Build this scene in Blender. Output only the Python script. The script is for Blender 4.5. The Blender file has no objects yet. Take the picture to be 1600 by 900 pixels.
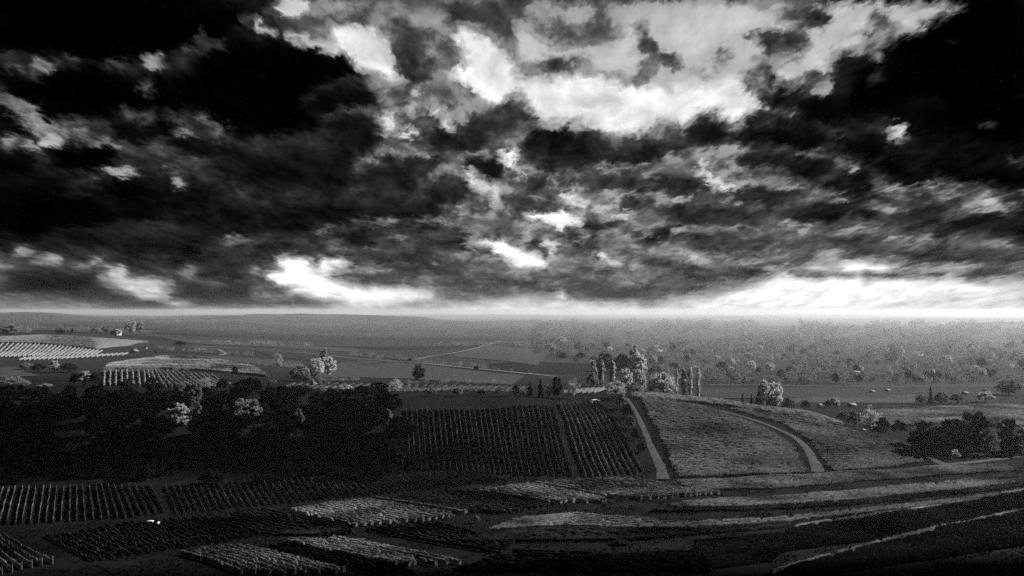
import bpy, math, random
import numpy as np
from mathutils import Vector

# ---------------------------------------------------------------- camera
F = 1716.0            # focal length in pixels of the 1600 x 900 photograph
VH = 485.0            # horizon row in the photograph
sc = bpy.context.scene
cam_d = bpy.data.cameras.new('camera')
cam = bpy.data.objects.new('camera', cam_d)
sc.collection.objects.link(cam)
cam.location = (0, 0, 0)
cam.rotation_euler = (math.radians(90), 0, 0)
cam_d.sensor_width = 36.0
cam_d.lens = 36.0 * F / 1600.0
cam_d.shift_y = (VH - 450.0) / 1600.0
cam_d.clip_start = 0.3
cam_d.clip_end = 120000
sc.camera = cam

# ---------------------------------------------------------------- sun, exposure
SUN_AZ, SUN_EL = 78.0, 32.0          # degrees clockwise from the view direction, above the horizon
SUN_POWER = 5.0
sun_dir = Vector((math.sin(math.radians(SUN_AZ)) * math.cos(math.radians(SUN_EL)),
                  math.cos(math.radians(SUN_AZ)) * math.cos(math.radians(SUN_EL)),
                  math.sin(math.radians(SUN_EL))))
sl = bpy.data.lights.new('sun', 'SUN')
sl.energy = SUN_POWER
sl.angle = math.radians(1.5)
sl.color = (1.0, 1.0, 1.0)           # the photograph is black and white
sun = bpy.data.objects.new('sun', sl)
sc.collection.objects.link(sun)
sun.rotation_euler = (-sun_dir).to_track_quat('-Z', 'Y').to_euler()
sun.location = (300, 0, 300)
sc.view_settings.view_transform = 'Standard'
sc.view_settings.look = 'None'
sc.view_settings.exposure = 1.45
sc.view_settings.gamma = 1.0
sc.cycles.use_denoising = False        # the photograph is grainy; the denoiser would smear leaves and grain
sc.cycles.use_adaptive_sampling = False
sc.cycles.sample_clamp_direct = 6.0
sc.cycles.sample_clamp_indirect = 2.0
sc.cycles.max_bounces = 5
sc.cycles.diffuse_bounces = 2
sc.cycles.transparent_max_bounces = 6
sc.cycles.volume_bounces = 0
HAZE_DENSITY = 0.000062

# ---------------------------------------------------------------- sky
def seg_dist(P, a, b):
    a = np.array(a, float); b = np.array(b, float)
    d = b - a
    t = np.clip(((P - a) @ d) / max(d @ d, 1e-9), 0, 1)
    return np.hypot(*(P - a - t[:, None] * d).T)

def poly_sd(P, poly):
    n = len(poly)
    dist = np.full(len(P), 1e9)
    inside = np.zeros(len(P), bool)
    for i in range(n):
        a, b = poly[i], poly[(i + 1) % n]
        dist = np.minimum(dist, seg_dist(P, a, b))
        cond = ((a[1] > P[:, 1]) != (b[1] > P[:, 1]))
        xi = a[0] + (P[:, 1] - a[1]) * (b[0] - a[0]) / ((b[1] - a[1]) or 1e-9)
        inside ^= cond & (P[:, 0] < xi)
    return np.where(inside, -dist, dist)

SKY_BASE = [(0,20,.0),(200,30,0),(300,60,0),(400,20,.10),(100,150,.0),(300,150,.0),(450,140,.0),(500,200,.05),
 (600,230,.14),(100,240,.05),(300,240,.09),(450,240,.11),(0,300,.02),(150,330,.02),(300,330,.09),(500,320,.13),
 (650,320,.17),(200,390,.13),(350,400,.17),(500,370,.15),(700,400,.24),(60,440,.12),(150,460,.14),(330,445,.18),
 (430,460,.27),(600,420,.27),(700,440,.28),(560,70,.45),(600,200,.2),(640,70,.32),(660,110,.24),(700,240,.14),
 (760,200,.18),(740,20,.2),(850,230,.14),(900,260,.14),(1000,220,.2),(1050,260,.2),(1120,190,.13),(1000,300,.22),
 (900,320,.28),(850,430,.29),(950,440,.28),(1050,430,.27),(1150,420,.28),(1000,370,.28),(1100,330,.19),(1200,330,.16),
 (1200,270,.13),(1250,200,.05),(1300,130,.09),(1350,150,.02),(1450,60,.0),(1550,100,.0),(1550,200,.01),(1400,270,.06),
 (1550,260,.03),(1300,320,.14),(1450,330,.17),(1580,340,.12),(1400,390,.23),(1550,400,.22),(1250,380,.25),(640,485,.6),
 (200,490,.5),(1100,490,.9),(1600,480,.75),(0,485,.5),(850,490,.8)]
# strokes: ('p', value, soft, points) polygon, ('l', value, width, points) band, ('e', value, u, v, ru, rv) patch
SKY_STROKES = [
 ('p',.74,9,[(835,0),(1205,0),(1215,45),(1170,58),(1200,72),(1190,100),(1160,110),(1165,140),(1190,155),(1180,175),(1150,200),
   (1135,180),(1110,168),(1085,180),(1070,190),(1030,185),(1025,200),(975,206),(920,200),(890,193),(855,195),(820,165),(815,145),(800,130),(800,70)]),
 ('p',.94,18,[(800,128),(880,120),(1000,135),(1150,130),(1180,160),(1150,195),(1100,165),(1070,190),(1030,185),(1020,200),(975,204),(890,190),(855,190),(822,162)]),
 ('l',.33,26,[(800,8),(850,40),(885,56),(935,50)]),('e',.40,945,48,22,15),('e',.27,875,105,42,15),('l',.5,12,[(800,103),(850,108)]),
 ('l',.52,13,[(905,114),(1000,130)]),('l',.38,17,[(993,42),(1022,86),(1000,125)]),('e',.4,1050,90,16,11),('e',.62,1090,110,13,8),
 ('e',.7,1040,132,9,14),('e',.85,935,160,40,12),
 ('p',.74,9,[(1205,0),(1480,0),(1500,8),(1475,20),(1440,50),(1400,60),(1370,70),(1340,80),(1305,85),(1295,110),(1290,132),(1270,120),
   (1245,133),(1230,135),(1210,120),(1200,108),(1230,90),(1260,70),(1260,50),(1205,50)]),
 ('e',.28,1260,25,40,17),('e',.22,1222,65,32,15),('l',.38,16,[(1225,72),(1202,95)]),('l',.33,20,[(1372,25),(1392,50),(1352,62)]),
 ('e',.65,1290,137,9,12),('e',.55,1370,88,9,8),('e',.35,1373,120,8,8),('e',.8,1402,207,14,11),('e',.15,1487,68,9,7),('e',.26,1535,195,12,7),
 ('e',.65,1592,247,14,5),('e',.5,1175,125,18,18),
 ('e',.95,457,8,30,13),('e',.5,520,12,22,12),('l',.7,14,[(398,38),(420,50)]),('l',.8,13,[(452,55),(520,82)]),
 ('p',.95,9,[(520,45),(560,34),(592,45),(616,75),(612,100),(632,122),(600,120),(560,112),(545,92),(518,80)]),
 ('p',1.0,9,[(702,45),(740,45),(790,78),(800,105),(800,140),(770,162),(740,142),(698,112),(735,97),(715,70)]),
 ('e',.62,680,28,14,11),('e',.9,608,190,12,16),('e',.7,650,170,11,9),('e',.88,641,206,10,7),('l',.85,8,[(680,168),(706,205)]),
 ('e',.8,655,145,11,8),('e',.5,720,180,14,12),('e',.5,640,237,7,6),('e',1.0,797,247,11,11),
 ('e',.7,68,105,19,12),('e',.55,115,97,16,9),('e',.45,20,112,9,8),('e',.4,178,98,14,6),('e',.78,241,98,15,13),('e',.45,228,133,11,8),
 ('l',.5,10,[(300,80),(345,76)]),('e',.5,318,64,5,10),('e',.75,396,37,13,9),
 ('l',.85,17,[(0,155),(30,170),(55,195),(85,215)]),('e',.95,85,214,17,12),('l',.5,10,[(95,200),(140,220),(185,226)]),('e',.75,12,222,8,7),
 ('l',.6,8,[(30,222),(62,236)]),('l',.4,11,[(205,175),(237,192)]),('e',.65,310,178,6,6),('l',.6,8,[(318,185),(352,210)]),('e',.6,282,208,7,5),
 ('e',.4,265,170,11,5),('e',.62,193,273,18,6),('e',.7,281,284,7,5),('e',.5,365,374,18,5),
 ('l',.72,8,[(20,394),(60,400),(95,405)]),('l',.66,8,[(145,410),(188,417)]),
 ('p',.88,6,[(165,428),(190,420),(200,432),(260,440),(270,445),(255,455),(275,465),(400,485),(330,490),(270,480),(215,465),(195,452),(130,442)]),
 ('l',.6,5,[(280,435),(300,430)]),('p',.52,6,[(-200,465),(100,463),(145,470),(165,485),(210,492),(210,505),(-200,505)]),
 ('p',.66,5,[(255,478),(400,480),(450,488),(430,500),(300,500)]),('e',.1,80,444,90,9),('e',.2,222,481,58,9),('e',.2,330,462,55,14),
 ('p',1.1,6,[(428,402),(455,400),(485,411),(495,424),(500,407),(540,406),(549,416),(507,425),(520,438),(570,449),(670,454),(682,462),(640,471),
   (580,481),(520,472),(470,461),(430,443),(413,426),(440,420)]),
 ('l',.8,6,[(400,486),(480,489)]),('p',.88,7,[(440,486),(560,480),(800,470),(885,470),(840,504),(440,504)]),('l',.95,5,[(720,480),(800,485)]),
 ('e',.5,650,482,60,6),('e',.3,420,474,50,8),
 ('l',.85,14,[(735,277),(775,302)]),('l',.7,10,[(770,312),(782,330)]),('e',.5,728,325,6,11),('e',.8,715,351,9,4),
 ('p',1.1,5,[(752,378),(790,375),(802,385),(850,404),(862,416),(830,421),(800,412)]),('e',.7,745,377,14,5),
 ('l',.8,10,[(800,264),(821,273)]),('e',.7,862,290,11,6),('l',.9,12,[(880,307),(900,312)]),('l',.88,9,[(914,319),(977,339)]),
 ('p',1.1,4,[(819,335),(860,331),(905,337),(911,347),(889,350),(881,363),(850,348)]),('e',.65,825,362,12,10),('l',.88,6,[(853,380),(887,384)]),
 ('e',.85,864,396,9,9),('p',1.0,4,[(927,397),(945,396),(970,412),(960,416)]),('l',.85,6,[(1043,390),(1092,400)]),('e',.85,997,424,8,4),
 ('l',.88,15,[(1094,255),(1125,290),(1142,290)]),('e',.6,1152,270,22,10),('e',.5,1020,262,16,6),('l',.65,9,[(1023,308),(1062,312)]),
 ('e',.36,1000,382,70,12),('e',.82,830,473,24,8),('e',1.1,878,459,7,5),
 ('p',1.05,12,[(940,500),(1020,488),(1100,475),(1150,455),(1200,436),(1260,420),(1300,409),(1330,404),(1380,412),(1450,416),(1512,420),(1480,428),
   (1400,430),(1560,441),(1900,445),(1900,520),(900,520)]),
 ('p',.86,26,[(1440,455),(1900,450),(1900,520),(1300,520)]),
 ('l',.4,10,[(1240,431),(1300,424),(1332,428)]),('l',.3,11,[(1345,434),(1400,425),(1472,424)]),('l',.5,6,[(1510,436),(1548,439)]),
 ('l',.55,9,[(1370,291),(1392,300)]),('l',.55,7,[(1410,306),(1440,289)]),('l',.68,8,[(1455,294),(1476,304)]),('l',.5,8,[(1480,305),(1522,312)]),
 ('e',.75,1545,308,15,6),('e',.8,1598,297,6,5),('e',.5,1320,255,10,8),('l',.55,6,[(1408,381),(1452,370)]),('e',.3,1330,338,16,7),
 ('e',.62,1300,402,22,7),('p',1.02,8,[(520,490),(700,482),(860,475),(1000,474),(1000,512),(520,512)]),('p',.84,9,[(1000,489),(1900,483),(1900,520),(1000,520)]),
]
# dark rounded cloud lumps: (u, v, half width, half height, tone)
SKY_LUMPS = [(150,40,200,60,0),(330,30,60,30,.03),(430,145,150,75,.01),(500,105,60,35,.03),(540,175,60,40,.06),(360,98,60,34,.03),(560,205,50,30,.1),
 (130,135,72,34,.02),(200,142,40,30,.02),(270,145,42,30,.03),(60,172,60,16,.02),(20,198,34,14,.04),(130,243,62,24,.01),(230,205,55,24,.06),(310,228,50,20,.1),(20,255,40,20,.04),
 (100,325,170,46,.02),(250,305,120,36,.07),(450,262,130,42,.08),(400,340,150,36,.1),(560,332,140,38,.1),(640,272,76,32,.13),(620,370,120,22,.13),(330,392,150,22,.15),(200,372,140,22,.1),
 (650,105,38,28,.22),(660,62,46,36,.28),(740,18,72,20,.2),(620,40,36,14,.36),(480,28,55,14,.25),(560,20,45,12,.36),
 (720,218,46,22,.14),(765,186,55,24,.15),(802,166,30,16,.2),(690,140,18,10,.3),(760,262,42,20,.12),(700,295,36,28,.14),(752,322,22,14,.2),
 (895,238,84,40,.12),(858,222,46,24,.1),(1000,232,46,22,.16),(1062,218,42,20,.18),(1115,197,40,28,.1),(1060,196,28,12,.24),(1200,202,56,34,.1),(1240,215,48,32,.06),(1242,152,44,22,.1),
 (1330,107,42,30,.1),(1310,170,66,30,.04),(1400,132,70,56,.02),(1480,82,70,58,.01),(1560,60,90,80,0),(1560,165,90,56,0),(1445,180,56,28,.03),(1350,222,50,20,.05),(1260,262,56,18,.1),
 (1190,248,46,16,.12),(1480,262,90,18,.03),(1560,276,70,14,.03),(1425,277,44,14,.05),(1330,288,40,22,.1),(1200,312,90,22,.13),(1300,332,80,20,.13),(1428,302,22,9,.16),(1480,338,90,18,.14),
 (1560,345,70,22,.12),(1100,332,80,20,.16),(1000,322,36,14,.18),(930,350,44,10,.22),(850,318,26,10,.2),(806,312,34,16,.2),(832,288,26,10,.2),(960,282,66,18,.16),(1052,284,38,18,.17),
 (900,370,36,8,.24),(960,378,60,8,.26),(1040,366,56,12,.24),(1140,376,80,16,.2),(1250,372,80,16,.22),(1400,402,90,12,.22),(1500,397,100,18,.2),(1330,376,48,10,.22),(1550,422,60,9,.25),
 (900,424,60,16,.25),(1040,414,50,12,.24),(850,440,80,16,.27),(960,452,110,14,.26),(1120,424,86,13,.25),(1060,446,80,9,.3),(690,420,110,18,.24),(600,398,110,14,.2),(575,430,46,9,.27),
 (745,440,76,15,.28),(680,382,76,18,.2),(785,352,30,10,.24),(440,385,80,14,.17),(345,426,50,14,.17),(335,456,62,12,.18),(430,472,60,8,.27),(80,447,100,12,.11),(60,422,80,8,.16),
 (180,456,56,8,.15),(228,484,56,5,.24),(520,480,50,4,.35)]
SKY_GREY = [(70,105,75,26,.17),(240,112,75,34,.17),(110,212,130,30,.18),(310,190,70,44,.22),(190,260,120,26,.16),(660,180,110,60,.30),(830,330,120,70,.32),(1120,280,90,40,.28),(1440,305,150,26,.26),
 (1380,200,60,24,.14),(1000,400,140,26,.30),(1350,390,120,20,.27)]
def sky_paint(U, V):
    P = np.stack([U, V], 1).astype(float)
    w = np.full(len(P), 1e-6); s = np.full(len(P), 1e-6 * .12)
    for (u, v, b) in SKY_BASE:
        g = np.exp(-(((P[:, 0] - u) / 75) ** 2 + ((P[:, 1] - v) / 42) ** 2)) + 1e-5
        w += g; s += g * b
    B = s / w * 1.25 + .07 * np.clip(1 - s / w * 2, 0, 1) * np.clip(1 - np.hypot((P[:, 0] - 800) / 1100, (P[:, 1] - 330) / 420), 0, 1) * 2
    for (u, v, ru, rv, b) in SKY_GREY + SKY_LUMPS:
        dx = (P[:, 0] - u) / ru; dy = (P[:, 1] - v) / rv
        d = np.hypot(dx, dy)
        a = np.clip((1.18 - d) / .42, 0, 1); a = a * a * (3 - 2 * a) * .92
        # a lump is lighter towards its sunlit upper rim, darkest a little below the middle
        tone = 1.0 * b * (1.0 + .55 * np.clip(-dy, 0, 1) * np.clip(d, 0, 1)) + .03 * np.clip(-dy, 0, 1)
        B = B * (1 - a) + tone * a
        if b > .045 and ru < 130:      # thin bright rim along the upper edge
            rim = np.exp(-((d - 1.10) / .15) ** 2) * np.clip(.25 - dy, 0, 1)
            B = B + rim * .34 * np.clip(b / .12, .4, 1) * (1 - np.clip(B, 0, 1))
    for st in SKY_STROKES:
        k, b = st[0], st[1]
        q0 = st[3][0] if k != 'e' else (st[2], st[3])
        if q0[0] < 360 and q0[1] < 260: b *= .78          # the openings at the upper left are dimmer
        if k == 'p':
            a = np.clip(.5 - poly_sd(P, st[3]) / (2 * st[2]), 0, 1)
        elif k == 'l':
            d = np.full(len(P), 1e9)
            for i in range(len(st[3]) - 1):
                d = np.minimum(d, seg_dist(P, st[3][i], st[3][i + 1]))
            a = np.clip(1.42 - d / (st[2] * .66), 0, 1)
        else:
            d = np.hypot((P[:, 0] - st[2]) / st[4], (P[:, 1] - st[3]) / st[5])
            a = np.clip((1.38 - d) / .66, 0, 1)
        a = a * a * (3 - 2 * a)
        B = B * (1 - a) + (b * 1.06 if b > .45 else b) * a
    return B

world = bpy.data.worlds.new('World')
sc.world = world
world.use_nodes = True
wt = world.node_tree
wt.nodes.clear()
class NT:
    """tiny helper to write node graphs as expressions"""
    def __init__(self, tree): self.t = tree
    def node(self, typ, **kw):
        n = self.t.nodes.new(typ)
        for k, v in kw.items(): setattr(n, k, v)
        return n
    def put(self, sock, v):
        if isinstance(v, bpy.types.NodeSocket): self.t.links.new(v, sock)
        elif v is not None: sock.default_value = v
    def m(self, op, a, b=None, c=None, clamp=False):
        n = self.node('ShaderNodeMath', operation=op, use_clamp=clamp)
        for i, v in enumerate((a, b, c)):
            if v is not None: self.put(n.inputs[i], v)
        return n.outputs[0]
    def v(self, op, a, b=None, scale=None):
        n = self.node('ShaderNodeVectorMath', operation=op)
        self.put(n.inputs[0], a)
        if b is not None: self.put(n.inputs[1], b)
        if scale is not None: self.put(n.inputs['Scale'], scale)
        return n.outputs['Value'] if op in ('DOT_PRODUCT', 'LENGTH') else n.outputs['Vector']
    def mix(self, f, a, b):      # float mix
        n = self.node('ShaderNodeMix', data_type='FLOAT')
        self.put(n.inputs[0], f); self.put(n.inputs[2], a); self.put(n.inputs[3], b)
        return n.outputs[0]
    def mixv(self, f, a, b):
        n = self.node('ShaderNodeMix', data_type='VECTOR')
        self.put(n.inputs[0], f); self.put(n.inputs[4], a); self.put(n.inputs[5], b)
        return n.outputs[1]
    def xyz(self, x, y, z):
        n = self.node('ShaderNodeCombineXYZ')
        for i, q in enumerate((x, y, z)): self.put(n.inputs[i], q)
        return n.outputs[0]
    def sep(self, a):
        n = self.node('ShaderNodeSeparateXYZ'); self.put(n.inputs[0], a)
        return n.outputs
    def noise(self, vec, scale, detail=5, rough=.55, dist=0.0, col=False):
        n = self.node('ShaderNodeTexNoise')
        self.put(n.inputs['Vector'], vec); n.inputs['Scale'].default_value = scale
        n.inputs['Detail'].default_value = detail; n.inputs['Roughness'].default_value = rough
        n.inputs['Distortion'].default_value = dist
        return n.outputs[1] if col else n.outputs[0]
    def smooth(self, x, lo, hi):
        n = self.node('ShaderNodeMapRange', interpolation_type='SMOOTHSTEP')
        self.put(n.inputs[0], x); n.inputs[1].default_value = lo; n.inputs[2].default_value = hi
        return n.outputs[0]

def build_sky():
    g = NT(wt)
    d = g.node('ShaderNodeTexCoord').outputs['Generated']
    d = g.v('NORMALIZE', d)
    x, y, z = g.sep(d)
    az = g.m('ARCTAN2', x, y)
    el = g.m('ARCSINE', z)
    # coordinates on a flat cloud layer: forms foreshorten towards the horizon
    zz = g.m('ADD', g.m('MAXIMUM', z, 0.0), 0.15)
    p = g.xyz(g.m('DIVIDE', x, zz), g.m('DIVIDE', y, zz), 0.0)
    ps = g.v('MULTIPLY', p, (1.6, 0.62, 1.0))
    # wind-torn edges
    wa = g.noise(ps, 3.2, 6, .62, 0.3, col=True)
    wb = g.noise(g.v('ADD', ps, (7.3, 2.1, 4.4)), 17.0, 9, .66, 0.3, col=True)
    wv = g.v('ADD', g.v('SCALE', g.v('SUBTRACT', wa, (.5, .5, .5)), scale=.026), g.v('SCALE', g.v('SUBTRACT', wb, (.5, .5, .5)), scale=.034))
    wx, wy, _ = g.sep(wv)
    flat = g.smooth(el, 0.0, .16)
    az2 = g.m('ADD', az, g.m('MULTIPLY', wx, g.mix(flat, .35, .8)))
    el2 = g.m('ADD', el, g.m('MULTIPLY', wy, g.mix(flat, .12, .8)))
    A0, A1 = math.atan((-50 - 800) / F), math.atan((1650 - 800) / F)
    E0, E1 = -0.006, math.atan((VH + 12) / F)
    NSEG, NROW = 4, 48
    ncol = NSEG * 31 + 1
    aa = np.linspace(A0, A1, ncol); ee = np.linspace(E0, E1, NROW)
    AA, EE = np.meshgrid(aa, ee)
    UU = 800 + F * np.tan(AA); VV = VH - F * np.tan(EE) / np.cos(AA)
    G = np.clip(sky_paint(UU.ravel(), VV.ravel()).reshape(AA.shape), 0, 1.2)
    t = g.m('MULTIPLY', g.m('SUBTRACT', az2, A0), NSEG / (A1 - A0))     # 0..NSEG
    segs = [g.m('SUBTRACT', t, float(k), clamp=True) for k in range(NSEG)]
    sw = [g.m('GREATER_THAN', t, float(k)) for k in range(1, NSEG)]
    row = g.m('MULTIPLY', g.m('SUBTRACT', el2, E0), (NROW - 1) / (E1 - E0))
    row = g.m('MAXIMUM', g.m('MINIMUM', row, NROW - 1.0), 0.0)
    acc = None
    rv = g.xyz(row, row, row)
    for r0 in range(0, NROW, 4):
        col = alp = None
        for k in range(NSEG):
            n = g.node('ShaderNodeValToRGB')
            cr = n.color_ramp
            while len(cr.elements) < 32: cr.elements.new(0.5)
            for i in range(32):
                cr.elements[i].position = i / 31.0
            for i in range(32):
                cr.elements[i].color = [float(G[r0 + q, k * 31 + i]) for q in range(4)]
            g.put(n.inputs[0], segs[k])
            col = n.outputs[0] if col is None else g.mixv(sw[k - 1], col, n.outputs[0])
            alp = n.outputs[1] if alp is None else g.mix(sw[k - 1], alp, n.outputs[1])
        w = g.v('MAXIMUM', g.v('SUBTRACT', (1, 1, 1), g.v('ABSOLUTE', g.v('SUBTRACT', rv, (r0, r0 + 1.0, r0 + 2.0)))), (0, 0, 0))
        q = g.v('DOT_PRODUCT', w, col)
        w4 = g.m('MAXIMUM', g.m('SUBTRACT', 1.0, g.m('ABSOLUTE', g.m('SUBTRACT', row, r0 + 3.0))), 0.0)
        q = g.m('MULTIPLY_ADD', w4, alp, q)
        acc = q if acc is None else g.m('ADD', acc, q)
    # the rest of the sky: the same heavy broken cloud
    n1 = g.noise(ps, 1.1, 6, .6, .2)
    rest = g.m('MULTIPLY', g.smooth(n1, .56, .72), .45)
    rest = g.m('ADD', rest, .05)
    infr = g.m('MULTIPLY', g.m('MULTIPLY', g.smooth(az, A0 - .02, A0 + .05), g.m('SUBTRACT', 1.0, g.smooth(az, A1 - .05, A1 + .02))),
               g.m('SUBTRACT', 1.0, g.smooth(el, E1 - .03, E1 + .05)))
    low = g.m('SUBTRACT', 1.0, g.smooth(el, .01, .07))
    rest = g.m('MAXIMUM', rest, g.m('MULTIPLY', low, .55))
    b = g.mix(infr, rest, acc)
    # torn cumulus structure: the cover decides where the cloud breaks, the billows decide the edge
    fl = g.mix(g.smooth(el, .0, .07), .35, 1.0)                    # calmer towards the horizon
    n1_ = g.noise(ps, 5.2, 12, .62, .15)
    n2_ = g.noise(g.v('ADD', ps, (3.1, 8.2, 1.0)), 3.6, 11, .60, .3)
    n3_ = g.noise(g.v('ADD', ps, (9.1, 1.2, 5.0)), 13.0, 10, .64, .2)
    puff = g.m('SUBTRACT', 1.0, g.m('MULTIPLY', g.m('ABSOLUTE', g.m('SUBTRACT', g.noise(g.v('ADD', ps, (1.7, 4.4, 2.0)), 4.2, 8, .55, .5), .5)), 9.0), clamp=True)
    w_ = g.m('MULTIPLY', g.smooth(b, .05, .30), fl)
    nn = g.m('ADD', g.m('MULTIPLY', g.m('SUBTRACT', n1_, .5), 1.15), g.m('MULTIPLY', g.m('SUBTRACT', n3_, .5), .8))
    s_ = g.m('ADD', b, g.m('MULTIPLY', nn, w_))
    s_ = g.m('ADD', s_, g.m('MULTIPLY', g.m('MULTIPLY', g.m('SUBTRACT', puff, .30), .15), w_))
    open_ = g.smooth(s_, .36, .70)
    tex = g.m('ADD', g.m('MULTIPLY', g.m('SUBTRACT', n2_, .5), 2.4), g.m('ADD', g.m('MULTIPLY', g.m('SUBTRACT', n3_, .5), 1.2), g.m('MULTIPLY', puff, .35)))
    body = g.m('MULTIPLY', g.m('MINIMUM', b, .40), g.m('ADD', .88, g.m('MULTIPLY', fl, tex)))
    body = g.m('MAXIMUM', body, 0.0)
    veil = g.m('MULTIPLY', g.m('MAXIMUM', b, .60), g.m('ADD', 1.0, g.m('MULTIPLY', g.m('SUBTRACT', n1_, .5), .9)))
    b = g.mix(open_, body, veil)
    lin = g.m('POWER', b, 2.15)
    sky = g.node('ShaderNodeTexSky', sky_type='NISHITA')
    sky.sun_disc = False
    sky.sun_elevation = math.radians(SUN_EL); sky.sun_rotation = math.radians(SUN_AZ)
    sky.air_density = 1.0; sky.dust_density = 2.0; sky.altitude = 200
    bw = g.node('ShaderNodeRGBToBW'); g.put(bw.inputs[0], sky.outputs[0])
    rad = g.m('MULTIPLY', g.m('POWER', bw.outputs[0], .35), 5.6)    # clear sky seen through thin high veil, evened out
    val = g.m('MULTIPLY', rad, lin)
    bg = g.node('ShaderNodeBackground')
    g.put(bg.inputs[0], val); bg.inputs[1].default_value = 0.037
    out = g.node('ShaderNodeOutputWorld')
    wt.links.new(bg.outputs[0], out.inputs[0])
build_sky()
world.cycles.sampling_method = 'MANUAL'
world.cycles.sample_map_resolution = 512

# ---------------------------------------------------------------- helpers
rng = np.random.default_rng(7)
C = sc.collection
def value_noise(x, y, seed=0):
    xi = np.floor(x).astype(np.int64); yi = np.floor(y).astype(np.int64)
    xf = x - xi; yf = y - yi
    def h(a, b):
        n = (a * 374761393 + b * 668265263 + seed * 974711) & 0xffffffff
        n = ((n ^ (n >> 13)) * 1274126177) & 0xffffffff
        return ((n ^ (n >> 16)) & 0xffff) / 65535.0
    u = xf * xf * (3 - 2 * xf); v = yf * yf * (3 - 2 * yf)
    return (h(xi, yi) * (1 - u) + h(xi + 1, yi) * u) * (1 - v) + (h(xi, yi + 1) * (1 - u) + h(xi + 1, yi + 1) * u) * v
def fbm(x, y, o=4, seed=0):
    s = 0; a = .5
    for k in range(o):
        s = s + a * value_noise(x * 2 ** k, y * 2 ** k, seed + k); a *= .5
    return s
def mesh_np(name, verts, faces_flat, loop_n, mat, smooth=False):
    """verts (n,3), faces_flat indices, loop_n = corners of each face (int or array)"""
    me = bpy.data.meshes.new(name)
    verts = np.asarray(verts, np.float32); ff = np.asarray(faces_flat, np.int32).ravel()
    if np.isscalar(loop_n):
        nf = len(ff) // loop_n; tot = np.full(nf, loop_n, np.int32)
    else:
        tot = np.asarray(loop_n, np.int32); nf = len(tot)
    st = np.concatenate([[0], np.cumsum(tot)[:-1]]).astype(np.int32) if nf else np.zeros(0, np.int32)
    me.vertices.add(len(verts)); me.vertices.foreach_set('co', verts.ravel())
    me.loops.add(len(ff)); me.loops.foreach_set('vertex_index', ff)
    me.polygons.add(nf); me.polygons.foreach_set('loop_start', st); me.polygons.foreach_set('loop_total', tot)
    if smooth: me.polygons.foreach_set('use_smooth', np.ones(nf, bool))
    me.update(calc_edges=True)
    if mat: me.materials.append(mat)
    return me
def link(name, data, parent=None, loc=None):
    o = bpy.data.objects.new(name, data); C.objects.link(o)
    if parent is not None: o.parent = parent
    if loc is not None: o.location = loc
    return o
def thing(name, label, cat, loc, rz=0.0, group=None):
    o = link(name, None, None, loc); o.empty_display_size = .5
    o.rotation_euler = (0, 0, rz)
    o['label'] = label; o['category'] = cat
    if group: o['group'] = group
    return o

# ---------------------------------------------------------------- materials (all neutral grey: black-and-white photograph)
def mat_leaf(name, tone, var=.45, scale=.9, transl=.25, rnd=.0, patch=.0):
    m = bpy.data.materials.new(name); m.use_nodes = True
    t = m.node_tree; t.nodes.clear(); g = NT(t)
    co = g.node('ShaderNodeNewGeometry').outputs['Position']
    n = g.noise(co, scale, 3, .6)
    k = g.m('ADD', g.m('MULTIPLY', g.m('SUBTRACT', n, .5), var * 3.0), 1.0)
    if patch:      # broad random patches make parts of a field lighter or darker
        pn = g.noise(g.v('MULTIPLY', co, (1, 1.4, 0)), .035, 3, .55)
        k = g.m('MULTIPLY', k, g.m('MAXIMUM', g.m('ADD', 1.0, g.m('MULTIPLY', g.m('SUBTRACT', pn, .5), patch * 6)), .18))
    if rnd:
        r = g.node('ShaderNodeObjectInfo').outputs['Random']
        k = g.m('MULTIPLY', k, g.m('ADD', g.m('MULTIPLY', r, 2 * rnd), 1 - rnd))
    v = g.m('MAXIMUM', g.m('MULTIPLY', k, tone), tone * .15)
    c = g.xyz(v, v, v)
    df = g.node('ShaderNodeBsdfDiffuse'); g.put(df.inputs[0], c); df.inputs['Roughness'].default_value = .8
    tr = g.node('ShaderNodeBsdfTranslucent'); g.put(tr.inputs[0], c)
    mx = g.node('ShaderNodeMixShader'); mx.inputs[0].default_value = transl
    t.links.new(df.outputs[0], mx.inputs[1]); t.links.new(tr.outputs[0], mx.inputs[2])
    out = g.node('ShaderNodeOutputMaterial'); t.links.new(mx.outputs[0], out.inputs[0])
    return m
def mat_plain(name, tone, var=.25, scale=.6, rough=.9, detail=5, spec=.1, bump=0.0, bscale=3.0):
    m = bpy.data.materials.new(name); m.use_nodes = True
    t = m.node_tree; g = NT(t)
    bs = t.nodes['Principled BSDF']
    co = g.node('ShaderNodeNewGeometry').outputs['Position']
    n = g.noise(co, scale, detail, .65)
    v = g.m('MULTIPLY', g.m('ADD', g.m('MULTIPLY', g.m('SUBTRACT', n, .5), var * 3.0), 1.0), tone)
    v = g.m('MAXIMUM', v, tone * .2)
    g.put(bs.inputs['Base Color'], g.xyz(v, v, v))
    bs.inputs['Roughness'].default_value = rough
    bs.inputs['Specular IOR Level'].default_value = spec
    if bump:
        b = g.node('ShaderNodeBump'); b.inputs['Strength'].default_value = bump; b.inputs['Distance'].default_value = .4
        g.put(b.inputs['Height'], g.noise(co, bscale, 6, .7))
        t.links.new(b.outputs[0], bs.inputs['Normal'])
    return m
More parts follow.
